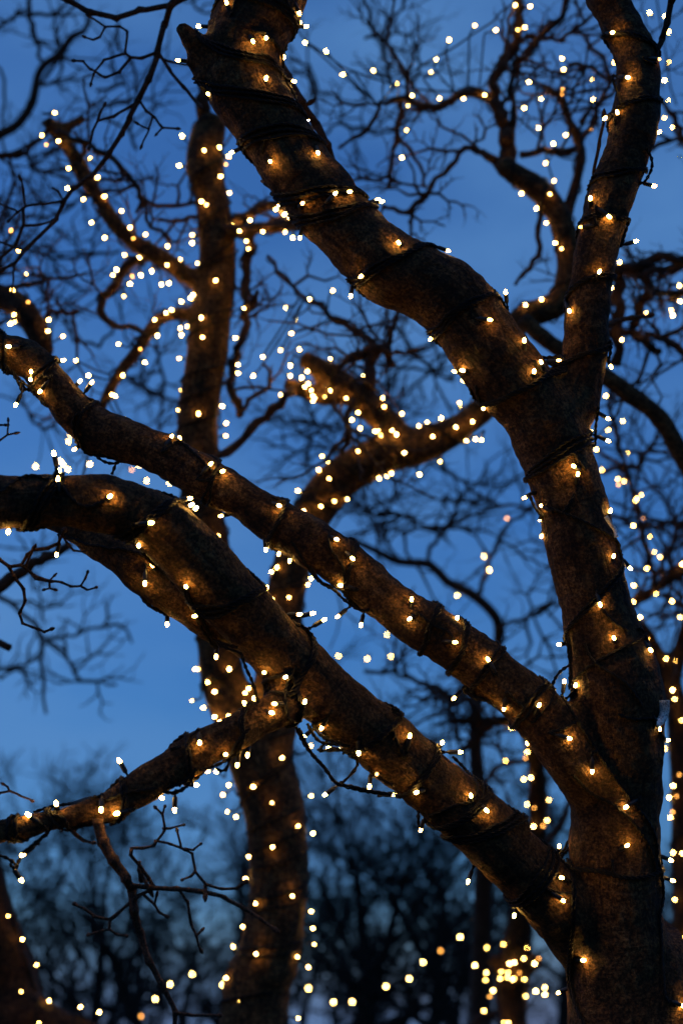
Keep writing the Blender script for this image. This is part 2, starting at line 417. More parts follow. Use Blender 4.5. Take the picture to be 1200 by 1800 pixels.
# ------------------------------------------------------------------ twigs
def zig(rows, p, dirv, length, r, depth, spread=0.8, nodes=None, gravity=0.0):
    """knuckled bare twig: straight internodes kinking left and right, a shoot leaving on the outer side of most kinks"""
    nn = nodes or random.randint(4, 6)
    seg = length / nn
    pts = [(p.x, p.y, p.z, r)]
    d0 = dirv.normalized(); q = p.copy()
    ax = Vector((random.gauss(0, 1), random.gauss(0, 1), random.gauss(0, 1)))
    pl = (ax - d0 * ax.dot(d0)).normalized(); side = random.choice((-1, 1))
    for i in range(nn):
        d0 = (d0 + Vector((random.gauss(0, 1), random.gauss(0, 1), random.gauss(0.25, 1))) * 0.13 + Vector((0, 0, gravity))).normalized()
        d = (d0 + pl * side * random.uniform(0.15, 0.5) * spread).normalized()
        q = q + d * seg * random.uniform(0.6, 1.35)
        rr = r * (1 - 0.6 * (i + 1) / nn)
        pts.append((q.x, q.y, q.z, max(rr * (1.25 if random.random() < 0.4 else 1.0), r * 0.36)))
        if depth > 0 and random.random() < 0.7:
            zig(rows, q, d0 * 0.7 + pl * side * random.uniform(0.6, 1.1) + Vector((0, 0, 0.12)), length * random.uniform(0.28, 0.55), max(rr * 0.75, r * 0.3), depth - 1, spread, None, gravity)
        side = -side
        if random.random() < 0.3: pl = (pl + Vector((random.gauss(0, 1), random.gauss(0, 1), random.gauss(0, 1))) * 0.5).normalized()
    rows.append(np.array(pts))

def ptwig(mb, pts, d, r0=None, r1=None, sides=6, bud=True, step=0.008):
    """twig traced through photo points (x, y) at depth d (or (x,y,d)), radius in px from r0 to r1, slightly knuckled"""
    n = len(pts); rows = []
    for i, p in enumerate(pts):
        dd = p[2] if len(p) > 2 else d
        rr = lerp(r0, r1, i / max(1, n - 1)) * (1.0 + (0.18 if 0 < i < n - 1 else 0))
        v = P(p[0], p[1], dd + random.uniform(-1, 1) * 0.012)
        rows.append((v.x, v.y, v.z, rr * K * dd))
        if i < n - 1:                         # thinner mid-internode, a little bend
            p2 = pts[i + 1]
            d2 = p2[2] if len(p2) > 2 else d
            L2 = math.hypot(p2[0] - p[0], p2[1] - p[1])
            for t in ((0.2, 0.8) if L2 > 14 else ()):
                rm = lerp(r0, r1, (i + t) / max(1, n - 1)) * 0.92
                v = P(lerp(p[0], p2[0], t) + random.uniform(-1, 1) * L2 * 0.03, lerp(p[1], p2[1], t) + random.uniform(-1, 1) * L2 * 0.03, lerp(dd, d2, t))
                rows.append((v.x, v.y, v.z, rm * K * dd))
    rows = np.array(rows)
    if bud:
        a = rows[-1].copy(); t = rows[-1][:3] - rows[-2][:3]; t /= np.linalg.norm(t) + 1e-9
        rb = max(a[3] * 1.7, 0.0021)
        b1 = a.copy(); b1[:3] += t * rb * 1.0; b1[3] = rb
        b2 = a.copy(); b2[:3] += t * rb * 2.6; b2[3] = rb * 0.75
        b3 = a.copy(); b3[:3] += t * rb * 3.8; b3[3] = rb * 0.2
        rows = np.vstack([rows, b1, b2, b3])
    mb.tube(rows, sides)

TO = tr.location
def near_twig(paths, d):
    mb = MB()
    for pts, r0, r1 in paths: ptwig(mb, pts, d, r0, r1, 7)
    obj('twig', mb.mesh('twig', M_TWIG, TO), tr)

near_twig([([(172, 1440), (182, 1480), (200, 1512), (222, 1545), (232, 1565), (236, 1600), (247, 1640), (262, 1690), (285, 1730), (308, 1778), (306, 1840)], 11, 4.2),
           ([(232, 1556), (265, 1560), (310, 1562), (360, 1568), (395, 1578), (430, 1598), (460, 1617), (478, 1630)], 5, 3),
           ([(272, 1561), (262, 1545), (250, 1528), (230, 1503), (232, 1491), (250, 1491), (270, 1487), (290, 1458), (286, 1432), (275, 1421)], 4, 2.2),
           ([(286, 1434), (290, 1418)], 2.4, 2.0), ([(286, 1456), (300, 1456), (322, 1450)], 2.4, 1.8),
           ([(272, 1478), (300, 1484), (325, 1494), (338, 1500), (343, 1532), (362, 1555), (390, 1562), (417, 1562), (430, 1551)], 2.4, 3),
           ([(325, 1492), (340, 1494), (352, 1484)], 2.6, 1.8), ([(318, 1488), (312, 1462)], 2.6, 2.2), ([(343, 1532), (336, 1540), (322, 1546)], 2.6, 2.0), ([(361, 1556), (361, 1570)], 3, 3),
           ([(312, 1562), (330, 1585), (337, 1625), (345, 1645), (352, 1668)], 3, 2.4), ([(345, 1645), (353, 1637)], 2.4, 2),
           ([(266, 1562), (240, 1578), (203, 1610), (193, 1617), (165, 1610), (150, 1598), (133, 1590)], 3.8, 2.4), ([(193, 1617), (193, 1634), (175, 1637), (157, 1643)], 3, 2.2), ([(193, 1634), (206, 1643), (222, 1645)], 2.6, 2),
           ([(250, 1570), (272, 1590), (280, 1604), (291, 1610)], 3, 2.2), ([(272, 1589), (275, 1577)], 2.4, 2),
           ([(306, 1780), (330, 1783), (382, 1785)], 3.6, 2.6), ([(245, 1529), (256, 1550), (262, 1562)], 3.2, 3), ([(246, 1515), (244, 1530), (248, 1545)], 3.0, 3.4)], 2.0)
near_twig([([(-40, 970), (0, 984), (17, 996), (25, 1012), (42, 1036), (45, 1055), (35, 1078), (40, 1096), (57, 1102), (78, 1111), (88, 1107)], 4, 2.2),
           ([(17, 996), (38, 994), (48, 975), (60, 966), (85, 964), (103, 956), (112, 935)], 3.6, 3), ([(46, 997), (52, 980), (58, 968)], 2.6, 2.4),
           ([(40, 994), (60, 1012), (87, 1021), (110, 1024), (125, 1031), (142, 1030), (150, 1018), (154, 1007)], 3, 1.9), ([(142, 1030), (154, 1037), (168, 1033)], 2.2, 1.9),
           ([(87, 1021), (88, 1034), (80, 1036)], 2.2, 1.8), ([(88, 1034), (95, 1036)], 2, 1.8), ([(87, 1021), (94, 1014)], 1.8, 1.6), ([(52, 1004), (62, 1018), (85, 1022)], 2.2, 2.0),
           ([(110, 940), (118, 955), (130, 968), (147, 970)], 2.6, 2.0)], 2.04)
near_twig([([(-30, 790), (0, 774), (14, 764), (15, 742)], 2.6, 1.6), ([(14, 764), (25, 762)], 2, 1.8), ([(-30, 748), (0, 747), (7, 747)], 2, 1.8)], 2.05)
near_twig([([(-30, 1405), (0, 1394), (17, 1390), (35, 1398), (56, 1407)], 2.8, 1.9), ([(17, 1390), (14, 1383), (9, 1380)], 2, 1.8)], 2.0)
near_twig([([(128, 1462), (137, 1470), (148, 1478), (163, 1481)], 4, 2.4)], 2.0)
near_twig([([(1140, 105), (1152, 92), (1163, 68), (1172, 40), (1180, 0), (1186, -60)], 5, 6.5)], 2.46)
near_twig([([(1030, 410), (1037, 360), (1043, 305), (1052, 255), (1060, 210)], 4, 3)], 2.5)
near_twig([([(485, 100), (505, 135), (530, 180), (556, 220), (575, 255), (590, 300), (610, 350)], 9, 7), ([(531, 190), (540, 184)], 4, 3)], 2.72)
near_twig([([(1060, 575), (1085, 565), (1110, 558), (1138, 555)], 6, 3.5)], 2.9)
# hanging twig at the upper left, a little behind the focus
UL = 2.85
near_twig([([(345, -50), (300, 10), (290, 42), (277, 93), (262, 140), (242, 178), (228, 208), (215, 235), (192, 270), (160, 310), (130, 331), (112, 354), (100, 385), (48, 436), (25, 464), (-20, 490)], 6.5, 3),
           ([(108, -6), (120, 0), (160, 22), (205, 33), (245, 17), (300, 11), (345, -14)], 5.5, 5.5),
           ([(277, 93), (250, 102), (230, 101), (210, 127), (185, 136), (160, 122), (147, 108), (133, 107)], 3.4, 2), ([(222, 94), (183, 105), (165, 130), (161, 144)], 2.8, 1.8),
           ([(230, 101), (221, 94), (224, 55), (212, 47), (186, 47), (176, 65), (164, 70), (152, 66)], 2.6, 1.8), ([(186, 47), (160, 30)], 2, 2),
           ([(279, 93), (298, 122), (322, 152), (347, 182)], 3.4, 3.2), ([(277, 100), (300, 108), (330, 114)], 2.4, 2),
           ([(242, 178), (200, 205), (172, 212), (163, 232), (158, 258)], 3, 2.0), ([(172, 212), (176, 200), (182, 188)], 2.2, 1.8),
           ([(245, 176), (258, 196), (272, 206), (282, 220), (287, 225), (310, 226)], 2.8, 2), ([(268, 206), (262, 226), (250, 254)], 2.2, 1.8), ([(260, 226), (245, 219)], 2, 1.8),
           ([(285, 225), (277, 234)], 2, 1.6), ([(110, 354), (75, 358), (45, 363), (30, 374), (16, 388)], 2.8, 1.8), ([(46, 363), (42, 335), (38, 318)], 2.2, 2), ([(32, 372), (0, 358)], 2.2, 1.8),
           ([(112, 352), (103, 336), (96, 332)], 2, 1.6), ([(26, 462), (24, 490), (22, 512)], 2, 1.7), ([(43, 440), (20, 432), (0, 425)], 2.4, 2.0), ([(42, 365), (42, 395), (28, 430), (0, 455)], 3, 3.4), ([(42, 396), (70, 395), (92, 388)], 3, 2.0)], UL)

# ------------------------------------------------------------------ the lit trees behind
D2 = 4.2
t2 = thing('twin_stem_tree', 'blurred lit tree behind, two stems parting above a pale trunk', 'tree', (P(445, 1800, 4.1).x, P(445, 1800, 4.1).y, 0))
def tb(name, pts, d): return Tube(name, pts, 0.03, d)
A2 = tb('trunk', to_ground(440, 1800, 4.1, 0.105) + [(445, 1800, 60, 4.1), (468, 1700, 55, 4.12), (486, 1600, 52, 4.14), (490, 1500, 52, 4.16), (478, 1405, 54, 4.18), (455, 1330, 58, 4.2), (425, 1265, 52, 4.2)], D2)
B2 = tb('limb', [(445, 1320, 48), (405, 1235, 42), (390, 1180, 40), (384, 1120, 39), (372, 1000, 38), (356, 880, 37), (347, 760, 36), (352, 700, 36), (362, 640, 37), (370, 570, 36), (381, 500, 34), (383, 430, 33), (372, 355, 31), (360, 290, 33), (366, 240, 31), (380, 205, 22)], D2)
C2 = tb('limb', [(470, 1330, 44), (482, 1250, 42), (490, 1150, 38), (500, 1060, 35), (518, 980, 34), (545, 910, 36), (588, 850, 38), (655, 808, 35), (722, 788, 34), (780, 766, 28), (830, 735, 23), (868, 690, 25), (885, 620, 24), (915, 560, 23), (960, 545, 24), (990, 520, 24), (1000, 455, 22), (985, 388, 22), (958, 345, 22), (920, 315, 20), (888, 295, 19), (884, 280, 15)], D2)
STUB = tb('branch', [(715, 785, 26), (670, 735, 27), (622, 692, 26), (572, 655, 23), (528, 628, 17)], D2)
STUB2 = tb('branch', [(610, 690, 20), (575, 702, 14), (545, 690, 14), (512, 678, 16), (505, 664, 10)], D2)
L1 = tb('branch', [(360, 505, 16), (330, 485, 17), (280, 452, 17), (240, 430, 16), (205, 397, 15), (180, 357, 14), (155, 320, 14), (135, 280, 14), (110, 245, 15), (92, 225, 16), (80, 208, 15)], D2)
L1s = tb('branch', [(98, 226, 11), (125, 220, 11), (140, 213, 11), (151, 204, 10)], D2)
L3 = tb('branch', [(365, 552, 12), (325, 552, 12), (290, 556, 12), (268, 574, 13), (245, 610, 13), (215, 650, 12), (190, 690, 12), (175, 725, 12)], D2)
U1 = tb('branch', [(915, 560, 14), (960, 598, 15), (1010, 630, 16), (1060, 660, 17), (1100, 690, 17), (1140, 718, 18), (1163, 742, 18), (1188, 785, 17), (1230, 860, 16), (1300, 960, 13), (1350, 1070, 9), (1420, 1120, 5)], 3.9)
T2L = [A2, B2, C2, STUB, STUB2, L1, L1s, L3, U1]
BVH2 = skin_tree(t2, T2L, 0.0085, M_BARK2, lump=0.003, blend=0.04)
# thinner boughs
def bough(root, pts, d, sides=7, name='branch', m=M_TWIG, k=1.0):
    """crooked thin bough: straight internodes with knuckles, not a smooth curve"""
    fine = []
    for i, p in enumerate(pts):
        fine.append((p[0], p[1], p[2] * k * 1.12, d))
        if i < len(pts) - 1:
            q = pts[i + 1]; ln = math.hypot(q[0] - p[0], q[1] - p[1])
            n = 2 if ln > 26 else 1
            for j in range(n):
                t = (j + 1) / (n + 1); o = random.uniform(-1, 1) * ln * 0.11
                fine.append((lerp(p[0], q[0], t) - (q[1] - p[1]) / ln * o, lerp(p[1], q[1], t) + (q[0] - p[0]) / ln * o, lerp(p[2], q[2], t) * k * random.uniform(0.85, 1.1), d + random.uniform(-1, 1) * 0.03))
    t = Tube(name, fine, 10.0, d)
    mb = MB(); mb.tube(t.rows, sides)
    obj(name, mb.mesh(name, m, root.location), root)
    t.rows = np.vstack([np.linspace(t.rows[i], t.rows[i + 1], 4, endpoint=False) for i in range(len(t.rows) - 1)] + [t.rows[-1:]])
    t.px = np.array([(*proj(Vector(r[:3])), r[3]) for r in t.rows]); t.px[:, 3] /= K * t.px[:, 2]
    return t
def grow(root, tubes, n, length, r, depth=2, sides=4, seed=1, away=None, m=M_TWIG, gravity=0.0, rng=(0.15, 1.0)):
    random.seed(seed); rows = []
    for _ in range(n):
        t = random.choice(tubes); i = int(random.uniform(*rng) * (len(t.rows) - 1)); p = Vector(t.rows[i][:3])
        dv = Vector((random.gauss(0, 1), random.gauss(0, 0.55), random.gauss(0.15, 0.8)))
        zig(rows, p, dv, length * random.uniform(0.5, 1.3), min(r, t.rows[i][3] * 0.8), depth, 0.9, None, gravity)
    mb = MB()
    for q in rows: mb.tube(q, sides, cap=False)
    o = obj('crown', mb.mesh('crown', m, root.location), root)
    return o
H2 = []
for pts, d in [
    ([(372, 235, 14), (357, 190, 13), (358, 150, 12), (385, 90, 11)], 4.2),
    ([(255, 450, 8), (225, 465, 9), (205, 500, 8), (180, 522, 8), (176, 545, 7), (200, 572, 6), (240, 577, 5), (262, 590, 4)], 4.2),
    ([(390, 402, 11), (420, 385, 11), (455, 366, 10), (490, 362, 9), (530, 372, 8)], 4.2),
    ([(395, 408, 12), (440, 405, 12), (490, 398, 11), (545, 392, 10)], 4.15),
    ([(440, 405, 10), (434, 450, 9), (429, 500, 7), (433, 545, 7), (431, 580, 7), (416, 612, 7), (409, 650, 7), (405, 682, 7), (418, 706, 8), (421, 730, 6)], 4.2),
    ([(431, 548, 4), (448, 530, 6), (452, 512, 4)], 4.2),
    ([(421, 730, 5), (436, 702, 4), (452, 692, 4), (474, 680, 4), (475, 655, 3), (462, 640, 3)], 4.2),
    ([(365, 820, 7), (400, 795, 8), (440, 755, 8), (478, 718, 8), (515, 688, 8)], 4.15),
    ([(640, 705, 12), (650, 655, 11), (660, 618, 11), (680, 612, 10), (690, 642, 6)], 4.2),
    ([(590, 650, 6), (620, 625, 7), (645, 616, 9), (668, 612, 9)], 4.2),
    ([(664, 615, 7), (600, 565, 5), (545, 530, 4.5), (500, 490, 4), (470, 450, 3)], 4.3),
    ([(683, 604, 6), (692, 572, 5), (702, 540, 4)], 4.2),
    ([(600, 800, 5), (612, 770, 5), (608, 740, 5), (622, 700, 6)], 4.1),
    ([(345, 382, 4), (310, 388, 4), (280, 385, 3)], 4.2),
    ([(100, 232, 6), (140, 248, 5), (187, 270, 5), (216, 300, 5.5), (240, 326, 5), (250, 355, 4), (240, 375, 3)], 4.1),
    ([(250, 352, 4), (265, 400, 3), (285, 405, 3), (296, 425, 3)], 4.1),
    ([(248, 348, 4), (275, 362, 4), (300, 362, 4), (345, 355, 3)], 4.3),
    ([(222, 300, 3), (212, 318, 3), (170, 318, 3)], 4.1),
    # upper right crown
    ([(888, 298, 16), (893, 270, 15), (890, 235, 14), (880, 202, 13), (864, 172, 11), (840, 164, 9), (800, 170, 7), (772, 188, 7), (740, 186, 6), (712, 172, 6), (695, 176, 5), (668, 180, 4), (660, 205, 4), (632, 238, 4), (596, 260, 3)], 4.4),
    ([(866, 172, 8), (867, 138, 9), (885, 105, 10), (905, 80, 9), (910, 48, 9), (913, 18, 8), (915, -40, 8)], 4.4),
    ([(893, 262, 7), (903, 215, 5), (893, 160, 5), (905, 112, 6), (945, 68, 6), (970, 45, 6), (988, 30, 5), (1000, -20, 5)], 4.4),
    ([(900, 80, 5), (925, 62, 4), (958, 68, 4), (988, 72, 4), (1010, 48, 4), (1045, 22, 3)], 4.6),
    ([(878, 290, 11), (848, 268, 6), (817, 260, 5), (790, 293, 5), (757, 328, 5), (720, 372, 5), (700, 372, 4), (672, 362, 4)], 4.4),
    ([(756, 330, 4), (745, 345, 5), (725, 368, 4), (720, 392, 4)], 4.4),
    ([(700, 172, 5), (703, 205, 5), (697, 250, 5), (688, 290, 4), (682, 330, 4)], 4.5),
    ([(700, 240, 4), (722, 265, 4), (742, 300, 3), (748, 330, 3)], 4.6),
    ([(990, 400, 9), (1000, 360, 9), (1020, 280, 9), (1010, 230, 8), (988, 178, 7), (970, 162, 6), (950, 150, 4)], 4.5),
    ([(1010, 262, 6), (985, 268, 7), (955, 262, 6), (915, 272, 6)], 4.4),
    ([(1015, 250, 5), (1045, 215, 5), (1070, 150, 4), (1060, 100, 4), (1010, 48, 3)], 4.7),
    ([(1020, 215, 4), (1060, 175, 4), (1100, 140, 4)], 4.6),
    ([(1000, 115, 4), (1040, 118, 4), (1080, 145, 4)], 4.6),
    # right of the near fork
    ([(1000, 520, 14), (1050, 490, 12), (1087, 475, 11), (1135, 462, 9), (1155, 450, 8), (1210, 455, 8)], 4.4),
    ([(1087, 478, 8), (1135, 482, 8), (1180, 470, 6), (1215, 462, 6)], 4.5),
    ([(1132, 478, 9), (1140, 505, 9), (1122, 540, 9), (1112, 572, 8)], 4.4),
    ([(1125, 528, 6), (1160, 516, 6), (1215, 508, 5)], 4.5),
    ([(1060, 590, 9), (1085, 580, 8), (1118, 588, 8), (1140, 608, 7), (1158, 618, 6)], 4.4),
    ([(1150, 590, 7), (1175, 602, 7), (1215, 625, 6)], 4.5),
    ([(1080, 640, 10), (1084, 560, 11), (1090, 500, 11), (1088, 470, 9)], 4.4),
    ([(948, 352, 7), (945, 400, 5), (946, 450, 5), (920, 480, 4), (905, 500, 3)], 4.4),
    ([(1090, 290, 4), (1130, 270, 5), (1170, 250, 4), (1215, 245, 4)], 4.7),
    ([(1160, 175, 4), (1185, 205, 5), (1195, 240, 5), (1215, 270, 4)], 4.8),
]:
    H2.append(bough(t2, pts, d))
grow(t2, H2[18:], 85, 0.32, 0.0058, 2, 4, 11)
grow(t2, [L1, L3, STUB] + H2[:18], 58, 0.3, 0.0055, 2, 4, 12)

t3 = thing('edge_tree', 'dark blurred tree with lights behind the trunk, cut by the right edge', 'tree', (P(1215, 1800, 5.4).x, P(1215, 1800, 5.4).y, 0))
A3 = tb('trunk', to_ground(1220, 1800, 5.4, 0.15) + [(1230, 1800, 52, 5.4), (1214, 1600, 32, 5.4), (1202, 1450, 24, 5.45), (1198, 1330, 24, 5.5), (1186, 1230, 22, 5.5), (1160, 1165, 17, 5.5), (1128, 1105, 12, 5.5), (1085, 1085, 11, 5.5)], 5.4)
B3 = tb('branch', [(1178, 1200, 20), (1200, 1120, 14), (1225, 1040, 13)], 5.5)
C3 = tb('branch', [(1080, 1080, 9), (1118, 1055, 10), (1150, 1035, 11), (1182, 1012, 13), (1230, 985, 14)], 5.3)
BVH3 = skin_tree(t3, [A3, B3, C3], 0.012, M_BARK3, lump=0.003, blend=0.05)
H3 = [bough(t3, p, d) for p, d in [
    ([(1148, 1030, 6), (1140, 975, 5), (1128, 930, 5), (1115, 880, 4), (1098, 830, 4), (1085, 770, 4), (1075, 690, 3)], 5.2),
    ([(1155, 1030, 5), (1175, 970, 5), (1190, 925, 4), (1215, 900, 4)], 5.6),
    ([(1060, 830, 5), (1085, 822, 5), (1118, 822, 5), (1140, 790, 4), (1152, 765, 3)], 6.0),
    ([(1215, 930, 5), (1170, 918, 5), (1120, 925, 4), (1075, 905, 4)], 6.0),
    ([(1230, 1075, 6), (1190, 1060, 5), (1170, 1050, 4)], 5.4)]]
grow(t3, H3 + [C3], 55, 0.42, 0.0065, 2, 4, 21)

t4 = thing('corner_tree', 'blurred lit tree with curved bough in the lower left corner', 'tree', (P(-60, 1800, 4.6).x, P(-60, 1800, 4.6).y, 0))
A4 = tb('trunk', to_ground(-40, 1800, 4.6, 0.12) + [(-30, 1800, 110, 4.6), (-12, 1690, 66, 4.6), (-26, 1590, 44, 4.6), (-60, 1420, 40, 4.6), (-90, 1200, 38, 4.6), (-95, 900, 34, 4.5), (-70, 640, 26, 4.4), (-30, 530, 24, 4.3), (15, 528, 23, 4.25), (48, 552, 23, 4.2), (68, 590, 22, 4.2), (80, 630, 18, 4.2)], 4.6)
B4 = tb('limb', [(10, 1790, 66), (70, 1806, 44), (130, 1822, 36), (210, 1845, 30)], 4.55)
BVH4 = skin_tree(t4, [A4, B4], 0.012, M_BARK3, lump=0.004, blend=0.08)
H4 = [bough(t4, p, d) for p, d in [([(-40, 1180, 16), (-20, 1040, 12), (20, 1015, 10), (50, 998, 9), (80, 978, 8), (122, 958, 6)], 3.5),
      ([(-60, 1150, 7), (-20, 1122, 7), (0, 1130, 6), (18, 1139, 6)], 3.3), ([(60, 500, 4), (15, 508, 5), (-30, 520, 7)], 4.3), ([(15, 505, 4), (50, 503, 4), (70, 497, 4), (93, 488, 3)], 4.2), ([(70, 575, 6), (90, 545, 5), (120, 552, 4), (138, 545, 3)], 4.4)]]
grow(t4, H4[2:] + [A4], 16, 0.3, 0.006, 2, 4, 31, rng=(0.8, 1.0))

t5 = thing('pollard_tree', 'small blurred pollarded tree with a knot of lights low beyond the limbs', 'tree', (P(900, 1800, 6.5).x, P(900, 1800, 6.5).y, 0))
A5 = tb('trunk', to_ground(900, 1800, 6.5, 0.09) + [(902, 1800, 26, 6.5), (900, 1720, 30, 6.5), (905, 1690, 32, 6.5), (915, 1600, 20, 6.4), (940, 1490, 18, 6.3), (944, 1390, 17, 6.2), (936, 1310, 16, 6.1), (905, 1270, 14, 6.0), (850, 1269, 11, 6.0), (795, 1267, 7, 6.0), (758, 1278, 5, 6.0)], 6.3)
B5 = tb('branch', [(895, 1710, 18), (872, 1692, 14), (858, 1682, 11)], 6.5)
C5 = tb('branch', [(910, 1715, 16), (935, 1700, 12), (950, 1682, 9)], 6.5)
BVH5 = skin_tree(t5, [A5, B5, C5], 0.012, M_BARK3, lump=0.004, blend=0.06)
H5 = [bough(t5, p, d) for p, d in [([(862, 1272, 9), (842, 1292, 8), (822, 1312, 6), (800, 1325, 4)], 6.0), ([(800, 1266, 5), (787, 1248, 5), (785, 1222, 5), (768, 1206, 4), (735, 1200, 4), (690, 1178, 4), (640, 1180, 3)], 6.3),
      ([(905, 1262, 6), (880, 1240, 5), (850, 1220, 4), (830, 1200, 4)], 6.0), ([(960, 1480, 6), (985, 1450, 5), (1010, 1400, 5)], 6.4), ([(870, 1395, 5), (850, 1380, 5), (880, 1345, 4), (930, 1335, 5)], 6.4),
      ([(870, 1780, 6), (840, 1790, 6), (810, 1830, 7)], 6.8)]]
grow(t5, H5[:5], 42, 0.42, 0.0075, 2, 4, 41)

# unlit bare trees further back whose boughs blur against the sky
t6 = thing('sky_tree', 'soft unlit bare boughs meeting at a knot below the middle of the sky', 'tree', (P(700, 1800, 8.0).x, P(700, 1800, 8.0).y, 0))
A6 = Tube('trunk', to_ground(845, 1800, 8.0, 0.1) + [(845, 1800, 20, 8.0), (850, 1500, 16, 7.8), (835, 1300, 12, 7.6), (850, 1165, 9, 7.4), (872, 1142, 9, 7.4), (876, 1105, 9, 7.3), (866, 1078, 9, 7.2), (830, 1045, 9, 7.2), (785, 1022, 8, 7.2), (755, 992, 8, 7.2), (700, 987, 7, 7.2), (660, 968, 6, 7.2), (610, 945, 5, 7.2)], 0.05)
mb = MB(); mb.tube(A6.rows, 9); obj('trunk', mb.mesh('trunk', M_TWIG, t6.location), t6)
H6 = [bough(t6, p, d, k=0.62) for p, d in [([(872, 1108, 7), (920, 1090, 6), (958, 1070, 6), (1000, 1055, 5)], 7.2), ([(840, 1048, 7), (850, 1015, 6), (868, 970, 6), (888, 930, 5), (925, 895, 5), (960, 880, 4)], 7.3),
      ([(752, 990, 6), (756, 960, 6), (778, 935, 6), (822, 908, 5), (870, 888, 4)], 7.5), ([(700, 985, 5), (660, 930, 5), (640, 880, 4)], 7.5), ([(660, 905, 5), (700, 903, 6), (728, 912, 6), (728, 930, 5), (705, 938, 6)], 7.0),
      ([(610, 868, 5), (640, 895, 5), (668, 908, 5), (690, 905, 4)], 7.0), ([(740, 790, 5), (780, 825, 5), (830, 865, 5), (880, 890, 5), (925, 895, 4)], 7.4), ([(460, 735, 5), (500, 742, 5), (560, 748, 5), (640, 755, 4)], 7.5),
      ([(545, 840, 4), (540, 800, 5), (548, 765, 5), (570, 755, 4)], 7.6), ([(548, 788, 4), (590, 790, 4), (610, 800, 3)], 7.6), ([(690, 622, 5), (725, 618, 6), (745, 635, 6), (765, 660, 6), (795, 668, 5)], 7.0), ([(682, 640, 5), (682, 700, 5), (680, 760, 4)], 7.0)]]
grow(t6, H6 + [A6], 100, 0.5, 0.0085, 2, 4, 51, rng=(0.3, 1.0))

t7 = thing('hanging_tree', 'soft blue-grey bough drooping into the clear sky on the left', 'tree', (P(-420, 1800, 8.5).x, P(-420, 1800, 8.5).y, 0))
A7 = Tube('trunk', to_ground(-420, 1800, 8.5, 0.16) + [(-420, 1800, 40, 8.5), (-400, 1300, 34, 8.5), (-330, 1020, 26, 8.3), (-150, 1000, 16, 8.0), (-40, 1020, 7, 8.0), (0, 1050, 5, 8.0), (22, 1060, 4.6, 8.0), (40, 1080, 4.4, 8.0), (66, 1100, 4.2, 8.0), (74, 1130, 4, 8.0), (73, 1165, 3.6, 8.0), (78, 1200, 3.4, 8.0), (76, 1225, 3, 8.0), (82, 1255, 2.4, 8.0)], 0.05)
mb = MB(); mb.tube(A7.rows, 9); obj('trunk', mb.mesh('trunk', M_TWIG, t7.location), t7)
H7 = [bough(t7, p, d, k=0.5) for p, d in [([(76, 1120, 7), (105, 1122, 7), (140, 1113, 6), (180, 1103, 6), (205, 1097, 6), (222, 1106, 5), (232, 1130, 4)], 8.0), ([(85, 1130, 7), (115, 1145, 7), (128, 1170, 7), (138, 1193, 7), (165, 1198, 6), (205, 1203, 5)], 8.0),
      ([(75, 1158, 6), (50, 1165, 6), (25, 1178, 6), (0, 1195, 5)], 8.0), ([(20, 1065, 5), (55, 1055, 5), (75, 1070, 5), (78, 1095, 5)], 8.2), ([(60, 1040, 4), (55, 1000, 5), (60, 950, 5)], 8.2)]]
grow(t7, H7, 34, 0.36, 0.008, 1, 4, 61)

